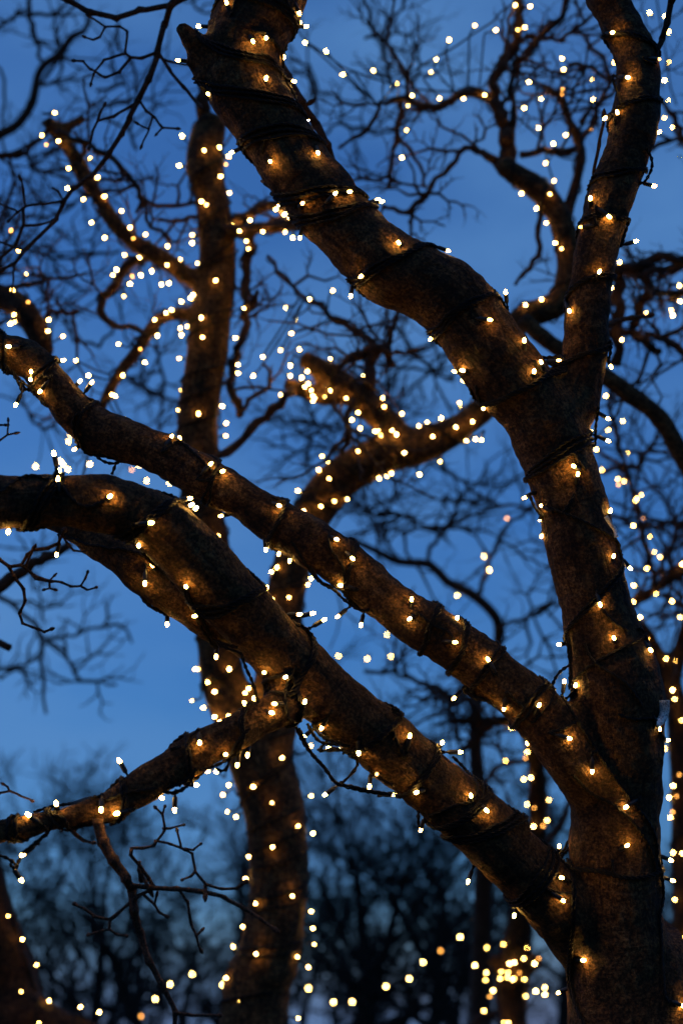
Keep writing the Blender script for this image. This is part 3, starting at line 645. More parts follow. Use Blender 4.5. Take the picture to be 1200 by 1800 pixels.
t8 = thing('top_corner_tree', 'soft unlit bare boughs and twigs filling the upper left sky', 'tree', (P(-500, 1800, 7.5).x, P(-500, 1800, 7.5).y, 0))
A8 = Tube('trunk', to_ground(-500, 1800, 7.5, 0.16) + [(-500, 1800, 44, 7.5), (-470, 1200, 38, 7.4), (-400, 700, 30, 7.2), (-250, 380, 20, 7.0), (-100, 270, 12, 7.0), (0, 236, 9, 7.0), (35, 215, 8, 7.0), (58, 178, 8, 7.0), (66, 135, 7, 7.0), (80, 112, 7, 7.0), (105, 95, 6, 7.0), (125, 65, 6, 7.0), (148, 55, 5, 7.0), (158, 30, 4, 7.0)], 0.05)
mb = MB(); mb.tube(A8.rows, 9); obj('trunk', mb.mesh('trunk', M_TWIG, t8.location), t8)
H8 = [bough(t8, p, d, k=0.62) for p, d in [([(56, -40, 6), (52, 20, 7), (58, 55, 7), (64, 75, 6), (74, 108, 5)], 6.5), ([(-20, 60, 5), (10, 40, 5), (30, 26, 5), (55, 26, 6), (100, 22, 5), (130, -5, 4)], 6.8), ([(-20, 95, 4), (8, 140, 4), (5, 200, 4), (10, 270, 4)], 7.4),
      ([(40, 205, 4), (75, 145, 5), (108, 95, 5), (100, 50, 4)], 7.5), ([(75, 150, 5), (95, 145, 5), (110, 120, 4), (112, 95, 4)], 7.2), ([(-30, 270, 7), (5, 276, 7), (40, 270, 8), (62, 250, 8), (80, 235, 6)], 5.2), ([(45, 268, 5), (55, 295, 6), (80, 302, 6), (130, 300, 5)], 6.0),
      ([(170, 160, 4), (190, 158, 5), (220, 148, 5)], 7.0), ([(175, 180, 4), (220, 182, 5), (240, 172, 4), (232, 110, 5), (205, 70, 5), (208, 40, 5)], 6.5), ([(228, 170, 5), (228, 230, 5), (240, 262, 5)], 7.0),
      ([(50, 440, 5), (90, 455, 5), (130, 455, 6), (170, 445, 5), (210, 440, 4)], 7.0), ([(95, 458, 5), (105, 485, 5), (135, 505, 5), (155, 512, 4)], 7.2), ([(45, 455, 5), (75, 510, 5), (105, 560, 5)], 7.5), ([(45, 380, 5), (80, 382, 5), (130, 360, 5), (150, 340, 4)], 7.0),
      ([(-20, 320, 5), (10, 380, 5), (-10, 440, 5)], 7.4), ([(40, 690, 4), (55, 735, 5), (75, 755, 5), (100, 745, 4)], 7.0), ([(112, 560, 5), (130, 600, 5), (175, 610, 5), (205, 570, 4)], 6.5), ([(225, 665, 5), (260, 690, 5), (290, 700, 5), (330, 712, 4)], 7.0), ([(270, 610, 4), (285, 655, 5), (285, 700, 5), (282, 760, 4)], 7.2),
      ([(330, -20, 4), (345, 15, 4), (390, 25, 4)], 7), ([(550, 230, 4), (552, 150, 5), (545, 115, 4), (510, 105, 4)], 7), ([(640, -20, 5), (650, 40, 6), (672, 75, 6), (682, 135, 6), (690, 160, 5)], 6.5), ([(640, 68, 4), (660, 62, 5), (672, 75, 4)], 6.5),
      ([(720, 175, 5), (735, 130, 5), (738, 80, 4)], 6.5), ([(560, 240, 4), (600, 215, 5), (660, 235, 5), (700, 225, 4)], 7.2)]]
grow(t8, H8, 100, 0.46, 0.008, 2, 4, 71)

TREES = {2: T2L + H2, 3: [A3, B3, C3] + H3, 4: [A4, B4] + H4, 5: [A5, B5, C5] + H5, 6: [A6] + H6, 8: H8 + [L1, L3, B2]}

# ------------------------------------------------------------------ far bare trees along the horizon
def far_tree(x, d, h, seed, label, tgt=None):
    random.seed(seed)
    b = P(x, 1800, d); base = Vector((b.x, b.y, 0))
    if tgt is None:
        root = thing('far_tree', label, 'tree', tuple(base), 'bare trees along the horizon'); tm = MB(); cm = MB()
    else: tm = cm = tgt
    def br(p, dv, ln, r, lev):
        n = 5 if lev < 2 else 4
        rows = [(p.x, p.y, p.z, r)]; q = p.copy(); dd = dv.normalized(); kids = []
        for i in range(n):
            dd = (dd + Vector((random.gauss(0, 1), random.gauss(0, 1), random.gauss(0.15, 0.8))) * (0.1 if lev == 0 else 0.2)).normalized()
            q = q + dd * ln / n
            rr = r * (1 - 0.62 * (i + 1) / n); rows.append((q.x, q.y, q.z, rr))
            if lev < (3 if tgt else 4) and (i >= 1 or lev > 0 or tgt):
                for _ in range(2):
                    if random.random() < (0.9 if lev < 1 else (0.66 if tgt else 0.62)): kids.append((q.copy(), dd.copy(), rr))
        (tm if lev == 0 else cm).tube(np.array(rows), 7 if lev == 0 else (4 if lev < 3 else 3), cap=False)
        for kp, kd, kr in kids:
            ax = Vector((random.gauss(0, 1), random.gauss(0, 1), random.gauss(0, 0.7))).normalized()
            br(kp, kd * 0.75 + ax * 0.8 + Vector((0, 0, 0.12)), ln * random.uniform(0.42, 0.62), max(kr * random.uniform(0.45, 0.7), 0.026 if tgt else 0.012), lev + 1)
    br(base - Vector((0, 0, 0.2)), Vector((random.uniform(-.12, .12), 0, 1)), h * 0.62, h * 0.024, 0)
    if tgt is None:
        obj('trunk', tm.mesh('trunk', M_FAR, base), root); obj('crown', cm.mesh('crown', M_FAR, base), root)
for i, (x, d, h, lab) in enumerate([
    (20, 24, 7.0, 'dark bare tree on the horizon behind the lower left corner bough'),
    (150, 27, 7.0, 'dark bare tree on the horizon right of the lower left corner bough'),
    (290, 25, 6.2, 'dark bare tree on the horizon behind the small budded twig'),
    (420, 30, 6.6, 'dark bare tree on the horizon hidden half behind the twin-stem trunk'),
    (570, 23, 6.4, 'dark bare tree on the horizon just right of the twin-stem trunk'),
    (655, 22, 6.8, 'dark bare tree on the horizon below the thick slanting limb'),
    (760, 26, 7.0, 'dark bare tree on the horizon left of the pollarded tree'),
    (850, 30, 7.6, 'dark bare tree on the horizon directly behind the pollarded tree'),
    (980, 26, 7.0, 'dark bare tree on the horizon against the near trunk'),
    (1180, 28, 8.0, 'dark bare tree on the horizon behind the right edge trunk')]):
    far_tree(x, d, h, 100 + i, lab)
wood = MB(); random.seed(3)
for i in range(40):
    far_tree(-300 + i * 47 + (i * 37 % 40), 44 + (i * 17 % 22), 5.5 + (i * 13 % 30) / 10, 300 + i, '', wood)
wo = obj('far_wood', wood.mesh('far_wood', M_FAR)); wo['kind'] = 'stuff'; wo['label'] = 'dark far-off bare wood along the bottom of the sky'; wo['category'] = 'wood'

# ------------------------------------------------------------------ bulbs
HV, HF = lathe([(0.0016, -0.006), (0.0018, -0.001), (0.0030, 0.0), (0.0036, 0.002), (0.0036, 0.0135), (0.0033, 0.0150), (0.0026, 0.0152)], 10)
holder_mesh = bpy.data.meshes.new('bulb_holder'); holder_mesh.from_pydata(HV, [], HF); holder_mesh.materials.append(M_HOLD)
holder_mesh.polygons.foreach_set('use_smooth', [True] * len(HF))
BR = 0.0026
BV, BF = lathe([(BR * 0.8, 0.0), (BR, 0.0018), (BR, 0.0045), (BR * 0.75, 0.0066), (BR * 0.3, 0.0077)], 8)
def bulb_mesh(m, s=1.0):
    me = bpy.data.meshes.new('bulb'); me.from_pydata([(a * s, b * s, c * s) for a, b, c in BV], [], BF); me.materials.append(m); return me
bulb_lit = bulb_mesh(M_BULB); bulb_dim = bulb_mesh(M_DIM); bulb_off = bulb_mesh(M_OFF)
far_lit = bulb_mesh(M_BULB_HIGH, 1.3); far_dim = bulb_mesh(M_DIM, 1.5)
lit_kinds = [bulb_lit, bulb_lit, bulb_mesh(M_BULB_LOW), bulb_mesh(M_BULB_HIGH)]
HEAD = 0.0152 + 0.0038                             # holder base to bulb centre

class LightString:
    def __init__(self, label, at, group=None, far=False):
        self.root = thing('light_string', label, 'string lights', tuple(at), group)
        self.at = Vector(at); self.paths = []; self.leads = []; self.far = far
    def bulb(self, pos, dirv, kind='lit', twist=0.0, scale=1.0):
        d = dirv.normalized(); base = pos - d * HEAD * scale
        q = d.to_track_quat('Z', 'Y')
        h = bpy.data.objects.new('bulb_holder', holder_mesh); COL.objects.link(h)
        h.parent = self.root; h.location = base - self.at; h.rotation_mode = 'QUATERNION'; h.rotation_quaternion = q
        h.scale = (scale,) * 3
        me = {'lit': far_lit if self.far else random.choice(lit_kinds), 'dim': far_dim if self.far else bulb_dim, 'off': bulb_off, 'bright': lit_kinds[3]}[kind]
        b = bpy.data.objects.new('bulb', me); COL.objects.link(b); b.parent = h; b.location = (0, 0, 0.0152)
        self.leads.append((base - d * 0.006 * scale, d))
    def finish(self, pair=True, r=0.0017, sides=5, bvh=None):
        mb = MB()
        pts = [np.asarray(p, float) for p in self.paths if len(p) > 1]
        allp = np.vstack(pts) if pts else None
        for p in pts: twisted(mb, p, pair, r, sides)
        for b, d in self.leads:
            bb = np.array(b)
            if allp is None: continue
            k = int(np.argmin(((allp - bb) ** 2).sum(1))); tgt = allp[k]
            dist = np.linalg.norm(tgt - bb)
            if dist > 0.3: 
                continue
            m1 = bb - np.array(d) * min(0.012, dist * 0.5)
            mid = (m1 + tgt) / 2 + np.array((0, 0, -0.004))
            c = catmull([(*bb, r), (*m1, r), (*mid, r), (*tgt, r)], 0.006)
            c = c[:, :3]
            if bvh is not None and dist > 0.02:
                for i in range(3, len(c)):
                    lo, nn, _, _ = bvh.find_nearest(Vector(c[i]))
                    if lo is not None and ((Vector(c[i]) - lo).dot(nn) < 0.0026 or i > 0.45 * len(c)): c[i] = tuple(lo + nn * 0.0027)
                for _ in range(2): c[2:-1] = (c[1:-2] + 2 * c[2:-1] + c[3:]) / 4
            twisted(mb, c, pair, r, sides)
        if mb.v: obj('cable', mb.mesh('cable', M_CABLE, self.at), self.root)

def twisted(mb, p, pair, r, sides):
    p = np.asarray(p, float)
    if len(p) < 2: return
    if not pair:
        mb.tube(np.hstack([p, np.full((len(p), 1), r)]), sides, cap=False); return
    t = np.gradient(p, axis=0); t /= np.linalg.norm(t, axis=1)[:, None] + 1e-9
    s = np.concatenate([[0], np.cumsum(np.linalg.norm(np.diff(p, axis=0), axis=1))])
    ref = np.array([0.31, 0.52, 0.79])
    u = np.cross(t, ref); u /= np.linalg.norm(u, axis=1)[:, None] + 1e-9
    w = np.cross(t, u)
    ph = s / 0.021 * 2 * math.pi
    off = r * 1.05 * (np.cos(ph)[:, None] * u + np.sin(ph)[:, None] * w)
    for sg in (1, -1):
        mb.tube(np.hstack([p + sg * off, np.full((len(p), 1), r)]), sides, cap=False)

def resample(p, step):
    p = np.asarray(p, float); s = np.concatenate([[0], np.cumsum(np.linalg.norm(np.diff(p, axis=0), axis=1))])
    n = max(2, int(s[-1] / step)); q = np.linspace(0, s[-1], n)
    return np.stack([np.interp(q, s, p[:, k]) for k in range(3)], 1)

def snap(pts, bvh, off=0.0028):
    o = []
    for p in pts:
        loc, nn, _, dist = bvh.find_nearest(Vector(p))
        o.append(tuple(loc + nn * off) if loc is not None else tuple(p))
    a = np.array(o)
    for _ in range(2): a[1:-1] = (a[:-2] + 2 * a[1:-1] + a[2:]) / 4
    return a

def wrap(st, tube, crossings, bvh=None, strands=2, jit=0.006, extend=0.5):
    """cable wound round a limb; every crossing runs over the front from one silhouette point to the other"""
    if bvh is None: bvh = BVH
    nt_ = len(tube.rows)
    keys = []                                   # (theta, index)
    th = -math.pi / 2
    for a, b in crossings:
        ia, ib = tube.at_px(*a), tube.at_px(*b)
        keys.append((th, ia)); keys.append((th + math.pi, ib)); th += 2 * math.pi
    sgn = 1
    a, b = crossings[0]; im = tube.at_px((a[0] + b[0]) / 2, (a[1] + b[1]) / 2)
    def frame(f):
        i = min(max(f, 0), nt_ - 1.001); k = int(i); t = i - k
        row = tube.rows[k] * (1 - t) + tube.rows[k + 1] * t
        c = Vector(row[:3]); tg = Vector(tube.rows[min(k + 2, nt_ - 1)][:3] - tube.rows[max(k - 1, 0)][:3]).normalized()
        tcam = CAM - c; tcam = (tcam - tg * tcam.dot(tg)).normalized(); sd = tg.cross(tcam)
        return c, float(row[3]), tcam, sd
    c, r, tcam, sd = frame(im)
    x0, y0, _ = proj(c); x1, y1, _ = proj(c + sd * 0.02)
    if (x1 - x0) * (b[0] - a[0]) + (y1 - y0) * (b[1] - a[1]) < 0: sgn = -1
    ths = np.array([k[0] for k in keys]); idx = np.array([k[1] for k in keys], float)
    ph = random.uniform(0, 6)
    for s in range(strands):
        pts = []
        for thv in np.arange(ths[0] - extend, ths[-1] + extend, 0.09):
            f = np.interp(thv, ths, idx)
            f += (s - (strands - 1) / 2) * 0.3 * (1 + 0.6 * math.sin(thv * 0.9 + ph)) + 0.3 * math.sin(thv * 1.3 + ph)
            c, r, tcam, sd = frame(f)
            rr = r + 0.02
            pts.append(tuple(c + rr * (math.cos(thv) * tcam + sgn * math.sin(thv) * sd)))
        st.paths.append(resample(snap(snap(pts, bvh), bvh), 0.006))

def strand(st, px, bvh=None, d=None, off=0.003, sag=False, wobble=0.0025):
    """cable laid along photo points: on the bark where it lies over bark, else at depth d"""
    if bvh is None: bvh = BVH
    p = np.array([(x, y, 0.0, 0.0) for x, y in px], float)
    q = catmull(p, 7.0)
    pts = []; last = d
    for row in q:
        ray = (P(row[0], row[1], 1.0) - CAM).normalized()
        hit = bvh.ray_cast(CAM, ray) if not sag else (None,) * 4
        if hit[0] is not None:
            v = hit[0] + hit[1] * off; last = proj(v)[2]
        else: v = P(row[0], row[1], last if last else 2.3)
        pts.append(v)
    a = np.array([tuple(v) for v in pts])
    # ease depth jumps
    for _ in range(3): a[1:-1] = (a[:-2] + 2 * a[1:-1] + a[2:]) / 4
    st.paths.append(resample(a, 0.006))

def main_depth(x, y, tubes):
    best = None
    for t in tubes:
        dd = np.hypot(t.px[:, 0] - x, t.px[:, 1] - y) - t.px[:, 3]
        k = int(np.argmin(dd))
        if best is None or dd[k] < best[0]: best = (dd[k], t.px[k][2], t, k)
    return best

def near_bulbs(st, items, tubes):
    """items: (x, y[, bx, by][, flag]); bx,by = photo point of the holder's foot; 'g' lies close to the bark, 'd' dim, 'o' unlit"""
    for it in items:
        flag = it[-1] if isinstance(it[-1], str) else ''
        nums = [q for q in it if not isinstance(q, str)]
        x, y = nums[:2]
        kind = 'dim' if 'd' in flag else ('off' if 'o' in flag else ('bright' if 'g' in flag else 'lit'))
        ray = (P(x, y, 1.0) - CAM).normalized()
        hit = BVH.ray_cast(CAM, ray)
        bd = main_depth(x, y, tubes)
        if hit[0] is not None and abs(proj(hit[0])[2] - bd[1]) > 0.16: hit = (None,)
        if len(nums) == 4:
            bx, by = nums[2:]
            rb = (P(bx, by, 1.0) - CAM).normalized(); hb = BVH.ray_cast(CAM, rb)
            ln2 = math.hypot(x - bx, y - by) * K * bd[1]
            dz = math.sqrt(max(0.0, 1 - min(1.0, ln2 / HEAD) ** 2))
            d2 = (RT * (x - bx) + UP * (by - y)).normalized()
            if hit[0] is not None:
                pos = hit[0] - ray * (0.006 if 'g' in flag else 0.011)
                dv = d2 * max(0.5, 1 - dz) - FWD * dz * 0.6
            else:
                pos = P(x, y, bd[1] - 0.004); dv = d2 * max(0.55, 1 - dz) - FWD * dz * random.choice((-0.3, 0.5))
            st.bulb(pos, dv, kind)
        else:
            if hit[0] is not None:
                n = hit[1]; tg = Vector((random.gauss(0, 1), random.gauss(0, 1), random.gauss(0, 1))); tg = (tg - n * tg.dot(n)).normalized()
                if 'g' in flag: st.bulb(hit[0] - ray * 0.0062, tg * 0.95 + n * 0.12, kind)
                else: st.bulb(hit[0] - ray * random.uniform(0.008, 0.014), tg * 0.7 + n * 0.6, kind)
            else:
                c = Vector(bd[2].rows[bd[3]][:3]); pos = P(x, y, bd[1])
                dv = (pos - c).normalized() + Vector((random.gauss(0, .3), random.gauss(0, .3), random.gauss(0, .3)))
                st.bulb(pos, dv, kind)

def base_of(t): 
    v = t.rows[0]; return (v[0], v[1], v[2])

# ---- string on the thick curved limb (upper left)
sC = LightString('fairy light string wound around the thickest limb, from the fork to the top edge', base_of(T_C))
wrap(sC, T_C, [((850, 712), (965, 655)), ((752, 590), (885, 535)), ((622, 500), (760, 435)), ((522, 392), (665, 376)), ((487, 338), (648, 352)), ((425, 256), (562, 252)), ((357, 148), (537, 205)), ((350, 55), (505, 140)), ((385, 0), (520, 45))], strands=3)
strand(sC, [(462, 58), (478, 72), (492, 90), (500, 125), (506, 150), (520, 180)], off=0.004)
strand(sC, [(498, -10), (508, 18), (518, 40)], off=0.003)
strand(sC, [(730, 432), (750, 428), (772, 436)], d=2.33)
near_bulbs(sC, [(349, 46, 372, 47), (313, 106, 335, 108), (366, 165), (398, 4), (445, 73), (468, 67, 468, 60), (526, 23), (538, 46, 520, 48), (499, 101, 497, 84), (517, 143, 505, 138), (468, 137, 464, 147, 'g'), (541, 210, 533, 203), (407, 268, 430, 258), (475, 284), (559, 269, 555, 256, 'g'), (532, 357), (589, 340, 'g'), (491, 360), (461, 319, 476, 330, 'o'), (527, 418, 530, 406), (615, 337), (671, 354, 650, 357), (664, 351, 646, 356), (700, 426, 706, 432, 'g'), (787, 441, 773, 437), (634, 486), (616, 521, 619, 503), (861, 562), (888, 513, 891, 530), (756, 596, 762, 588), (798, 653, 818, 658), (812, 651), (849, 718, 850, 706), (938, 652, 938, 665, 'g'), (950, 636, 960, 653), (982, 634), (921, 598)], [T_C])
sC.finish(bvh=BVH)

sD = LightString('fairy light string spiralling up the narrow right limb of the fork', base_of(T_D))
wrap(sD, T_D, [((985, 650), (1070, 620)), ((995, 515), (1083, 485)), ((1015, 412), (1105, 395)), ((1045, 330), (1135, 300)), ((1083, 205), (1158, 190)), ((1060, 65), (1148, 80))], strands=2)
strand(sD, [(1068, 600), (1074, 612), (1072, 625), (1066, 630)], d=2.38)
strand(sD, [(1133, 262), (1144, 275), (1146, 295), (1134, 318)], d=2.42)
strand(sD, [(1140, 75), (1150, 84), (1154, 98), (1150, 112)], d=2.44)
near_bulbs(sD, [(1076, 57), (1103, 136, 'g'), (1062, 208, 1080, 195), (1084, 197), (1158, 232, 1148, 236), (1149, 327, 1129, 322), (1037, 348, 1038, 362), (1070, 381, 'g'), (1020, 399, 'd'), (1117, 424, 1096, 430), (1053, 477, 1048, 489), (1000, 547, 997, 534, 'g'), (1073, 645, 1068, 628), (1157, 104, 'd')], [T_D])
sD.finish(bvh=BVH)

sT = LightString('fairy light string wound down the main trunk, with two white tags', base_of(T_TRUNK))
wrap(sT, T_TRUNK, [((905, 850), (1048, 765))], strands=3, extend=0.9)
wrap(sT, T_TRUNK, [((1000, 1112), (1092, 975))], strands=2, extend=0.9)
wrap(sT, T_TRUNK, [((985, 1490), (1162, 1515))], strands=2, extend=1.1)
for pth in [[(950, 885), (987, 900), (1030, 920), (1075, 946), (1088, 960)], [(1010, 1196), (1035, 1172), (1080, 1146), (1130, 1119), (1136, 1112)], [(1028, 1130), (1034, 1150), (1055, 1172), (1100, 1202), (1125, 1240)],
            [(985, 1222), (1010, 1265), (1050, 1325), (1100, 1395), (1140, 1450), (1152, 1490), (1150, 1520)], [(1005, 1360), (1040, 1395), (1075, 1412), (1115, 1450), (1142, 1495), (1150, 1530)], [(1000, 1510), (1003, 1580), (1000, 1660), (1000, 1720), (1010, 1760), (1030, 1800)],
            [(1004, 1512), (1008, 1590), (1004, 1670), (1006, 1730), (1022, 1790)], [(1056, 1068), (1068, 1085), (1085, 1100), (1100, 1108)], [(1150, 1500), (1160, 1540), (1162, 1580), (1156, 1610)], [(1085, 1255), (1110, 1265), (1145, 1262)]]:
    strand(sT, pth)
strand(sT, [(994, 1112), (999, 1150), (1003, 1180), (1004, 1210)], d=2.30, sag=True)
strand(sT, [(997, 1115), (1003, 1150), (1001, 1185), (1000, 1212)], d=2.31, sag=True)
strand(sT, [(1003, 1168), (985, 1178), (973, 1195), (968, 1213)], d=2.29, sag=True)
strand(sT, [(1048, 716), (1049, 735), (1045, 750), (1047, 772), (1044, 785)], d=2.34)
strand(sT, [(1120, 1105), (1131, 1110), (1130, 1122), (1136, 1130)], d=2.34)
strand(sT, [(930, 868), (935, 885), (945, 900), (958, 905)], d=2.34)
strand(sT, [(1150, 1528), (1160, 1524), (1163, 1532), (1158, 1545)], d=2.33)
strand(sT, [(1084, 960), (1090, 975), (1092, 990)], d=2.33)
near_bulbs(sT, [(1068, 736, 1051, 726), (1037, 758, 'g'), (1068, 775, 1048, 766), (1007, 819), (1015, 833), (921, 875, 934, 867), (951, 889, 'g'), (1072, 898), (949, 913), (951, 943, 956, 932), (1107, 999, 1094, 984), (1078, 977), (1054, 1063, 'g'), (1078, 1121, 1082, 1128, 'g'), (981, 1133, 996, 1132), (1143, 1143, 1133, 1129), (991, 1198, 988, 1213), (1011, 1204, 'g'), (1000, 1298, 'g'), (1040, 1356, 'g'), (1099, 1419, 'g'), (1102, 1486), (1158, 1281, 'g'), (1173, 1301), (982, 1487, 982, 1505), (987, 1543, 974, 1543), (989, 1583, 'g'), (1025, 1688, 'g'), (981, 1745, 988, 1740), (1178, 1512, 1158, 1504), (1182, 1548, 1164, 1543), (947, 1239), (1199, 1768, 'g')], [T_TRUNK, T_B])
# two paper tags on the cable
mT, nT, bT = mat('white_tag'); lk = nT.links.new
tcx = N(nT, 'ShaderNodeTexCoord'); wv = N(nT, 'ShaderNodeTexBrick', Scale=5.0); lk(tcx.outputs['UV'], wv.inputs['Vector'])
bT.inputs['Base Color'].default_value = (0.62, 0.62, 0.64, 1); bT.inputs['Roughness'].default_value = 0.45
nz = N(nT, 'ShaderNodeTexNoise', Scale=420.0, Detail=2.0); lk(tcx.outputs['Object'], nz.inputs['Vector'])
rz = ramp(nT, [(0.50, (0.72, 0.72, 0.74)), (0.60, (0.25, 0.25, 0.27))]); lk(nz.outputs[0], rz.inputs[0]); lk(rz.outputs[0], bT.inputs['Base Color'])
def tag_strip(st, px, w0, w1, d, curl):
    v = []; f = []
    n = 8
    q = catmull([(x, y, 0.0, 0.0) for x, y in px], 4.0)
    n = len(q)
    for i, row in enumerate(q):
        t = i / (n - 1); a = q[min(i + 1, n - 1)] - q[max(i - 1, 0)]; ln = math.hypot(a[0], a[1]); nx, ny = -a[1] / ln, a[0] / ln
        w = lerp(w0, w1, t)
        for s in (-1, -0.33, 0.33, 1):
            dd = d + curl * math.sin(t * 3.0) * 0.008 + 0.006 * s * s * 0.5 + 0.004 * s
            v.append(tuple(P(row[0] + nx * s * w, row[1] + ny * s * w, dd) - st.at))
    for i in range(n - 1):
        for s in range(3): f.append((i * 4 + s, i * 4 + s + 1, i * 4 + 5 + s, i * 4 + 4 + s))
    me = bpy.data.meshes.new('paper_tag'); me.from_pydata(v, [], f); me.materials.append(mT); me.polygons.foreach_set('use_smooth', [True] * len(f))
    o = obj('paper_tag', me, st.root); o['label'] = 'white printed paper tag on the cable'
    sd = o.modifiers.new('thick', 'SOLIDIFY'); sd.thickness = 0.0004
tag_strip(sT, [(1167, 1231), (1167, 1250), (1162, 1264), (1152, 1272)], 9, 8, 2.27, 1.0)
tag_strip(sT, [(1064, 908), (1072, 921), (1080, 932), (1083, 944)], 4, 3.5, 2.27, 1.0)
sT.finish(bvh=BVH)

sB = LightString('fairy light string wound along the middle limb that crosses the picture', base_of(T_B))
wrap(sB, T_B, [((905, 1275), (945, 1212)), ((838, 1215), (862, 1155)), ((785, 1180), (797, 1118)), ((735, 1145), (757, 1093)), ((610, 1060), (605, 972)), ((475, 962), (502, 900)), ((365, 882), (392, 835)), ((145, 795), (168, 702)), ((70, 685), (90, 625)), ((5, 645), (20, 590))], strands=2)
for pth in [[(300, 766), (325, 785), (350, 806), (372, 828)], [(512, 950), (535, 985), (560, 1018)], [(585, 972), (605, 1000), (606, 1030), (618, 1062)], [(735, 1078), (760, 1100), (790, 1112), (796, 1124)]]:
    strand(sB, pth)
for pth, d in [([(535, 985), (550, 1012), (575, 1032), (590, 1036), (600, 1050)], 2.31), ([(545, 995), (565, 1026), (588, 1030), (604, 1040)], 2.30), ([(600, 1050), (615, 1063), (640, 1077), (650, 1070)], 2.30), ([(732, 1080), (742, 1077), (752, 1083), (757, 1096)], 2.31), ([(757, 1096), (775, 1100), (788, 1107), (793, 1104)], 2.30), ([(793, 1104), (792, 1114), (800, 1124)], 2.30),
               ([(812, 1210), (822, 1222), (840, 1230), (860, 1232), (872, 1244)], 2.28), ([(816, 1206), (830, 1226), (848, 1226), (862, 1230)], 2.29), ([(168, 800), (182, 812), (200, 816), (212, 812), (220, 808)], 2.36), ([(175, 798), (190, 806), (205, 807), (215, 810)], 2.36), ([(205, 812), (201, 824), (197, 834)], 2.34),
               ([(8, 640), (22, 655), (35, 675), (40, 690)], 2.36), ([(20, 650), (40, 672), (60, 685), (78, 690)], 2.36), ([(35, 672), (48, 686), (66, 690), (80, 692)], 2.37), ([(56, 665), (58, 678), (56, 688)], 2.36)]:
    strand(sB, pth, d=d, sag=True)
near_bulbs(sB, [(15, 609), (55, 653), (28, 712, 38, 692), (54, 667), (112, 633), (71, 688), (162, 672, 150, 689), (141, 670), (131, 790, 144, 780), (316, 770), (302, 767), (371, 815), (392, 828, 380, 832), (491, 889, 483, 886), (388, 907, 402, 904), (467, 966, 466, 949), (490, 974), (509, 986), (592, 948, 583, 945), (620, 982), (598, 1029, 'g'), (634, 1099, 638, 1083), (593, 1084, 608, 1072), (719, 1088, 725, 1084, 'g'), (723, 1053, 723, 1071), (803, 1086, 795, 1104), (800, 1129), (857, 1159, 'g'), (797, 1228, 809, 1217), (885, 1246, 'g'), (926, 1307, 926, 1295)], [T_B])
sB.finish(bvh=BVH)

sA = LightString('fairy light string wound along the lower thick limb from trunk to left edge', base_of(T_A))
wrap(sA, T_A, [((895, 1585), (975, 1508)), ((790, 1465), (905, 1448)), ((745, 1435), (838, 1390)), ((690, 1380), (778, 1322)), ((605, 1310), (690, 1255)), ((500, 1200), (552, 1112)), ((335, 1068), (466, 1050)), ((215, 935), (300, 868)), ((60, 925), (108, 838))], strands=3)
for pth in [[(330, 1038), (350, 1080), (375, 1122), (382, 1140)], [(322, 1030), (345, 1085), (372, 1128), (380, 1140)], [(104, 845), (120, 870), (140, 888), (165, 890), (186, 878)], [(104, 843), (85, 868), (65, 895), (55, 925)], [(795, 1330), (820, 1355), (838, 1385), (832, 1408), (800, 1415), (755, 1432)], [(0, 868), (30, 845), (60, 838), (85, 846)],
            [(232, 925), (240, 950), (262, 980), (282, 1005), (298, 1020)], [(520, 1170), (505, 1200), (500, 1230), (505, 1262)]]:
    strand(sA, pth)
for pth, d in [([(525, 1280), (535, 1300), (545, 1322), (562, 1340), (578, 1358), (588, 1378), (610, 1380), (640, 1388), (688, 1397)], 2.14), ([(520, 1278), (532, 1304), (548, 1326), (566, 1345), (582, 1366), (590, 1378), (612, 1384), (645, 1392), (690, 1396)], 2.145), ([(540, 1272), (556, 1300), (572, 1308), (590, 1308), (615, 1312)], 2.15), ([(548, 1274), (562, 1292), (580, 1303), (600, 1306)], 2.15),
               ([(425, 1150), (432, 1175), (445, 1200), (452, 1230), (458, 1245)], 2.09), ([(380, 1130), (395, 1140), (412, 1142), (425, 1150)], 2.09), ([(376, 1126), (392, 1132), (418, 1138)], 2.09), ([(530, 1100), (540, 1103), (547, 1112), (549, 1126)], 2.13), ([(688, 1246), (698, 1244), (705, 1252), (706, 1264)], 2.17), ([(690, 1250), (697, 1249), (702, 1258)], 2.17),
               ([(250, 1050), (258, 1062), (270, 1072), (285, 1075)], 2.2), ([(248, 1048), (262, 1066), (276, 1070), (290, 1080)], 2.2), ([(195, 932), (215, 940), (232, 945), (245, 962), (262, 985), (280, 1002), (300, 1015)], 2.1), ([(270, 975), (285, 995), (296, 1012), (306, 1028)], 2.09), ([(648, 1345), (650, 1358), (660, 1362), (672, 1372), (690, 1380)], 2.18), ([(735, 1425), (734, 1445), (736, 1455)], 2.2), ([(100, 822), (98, 838), (96, 850)], 1.96)]:
    strand(sA, pth, d=d, sag=True)
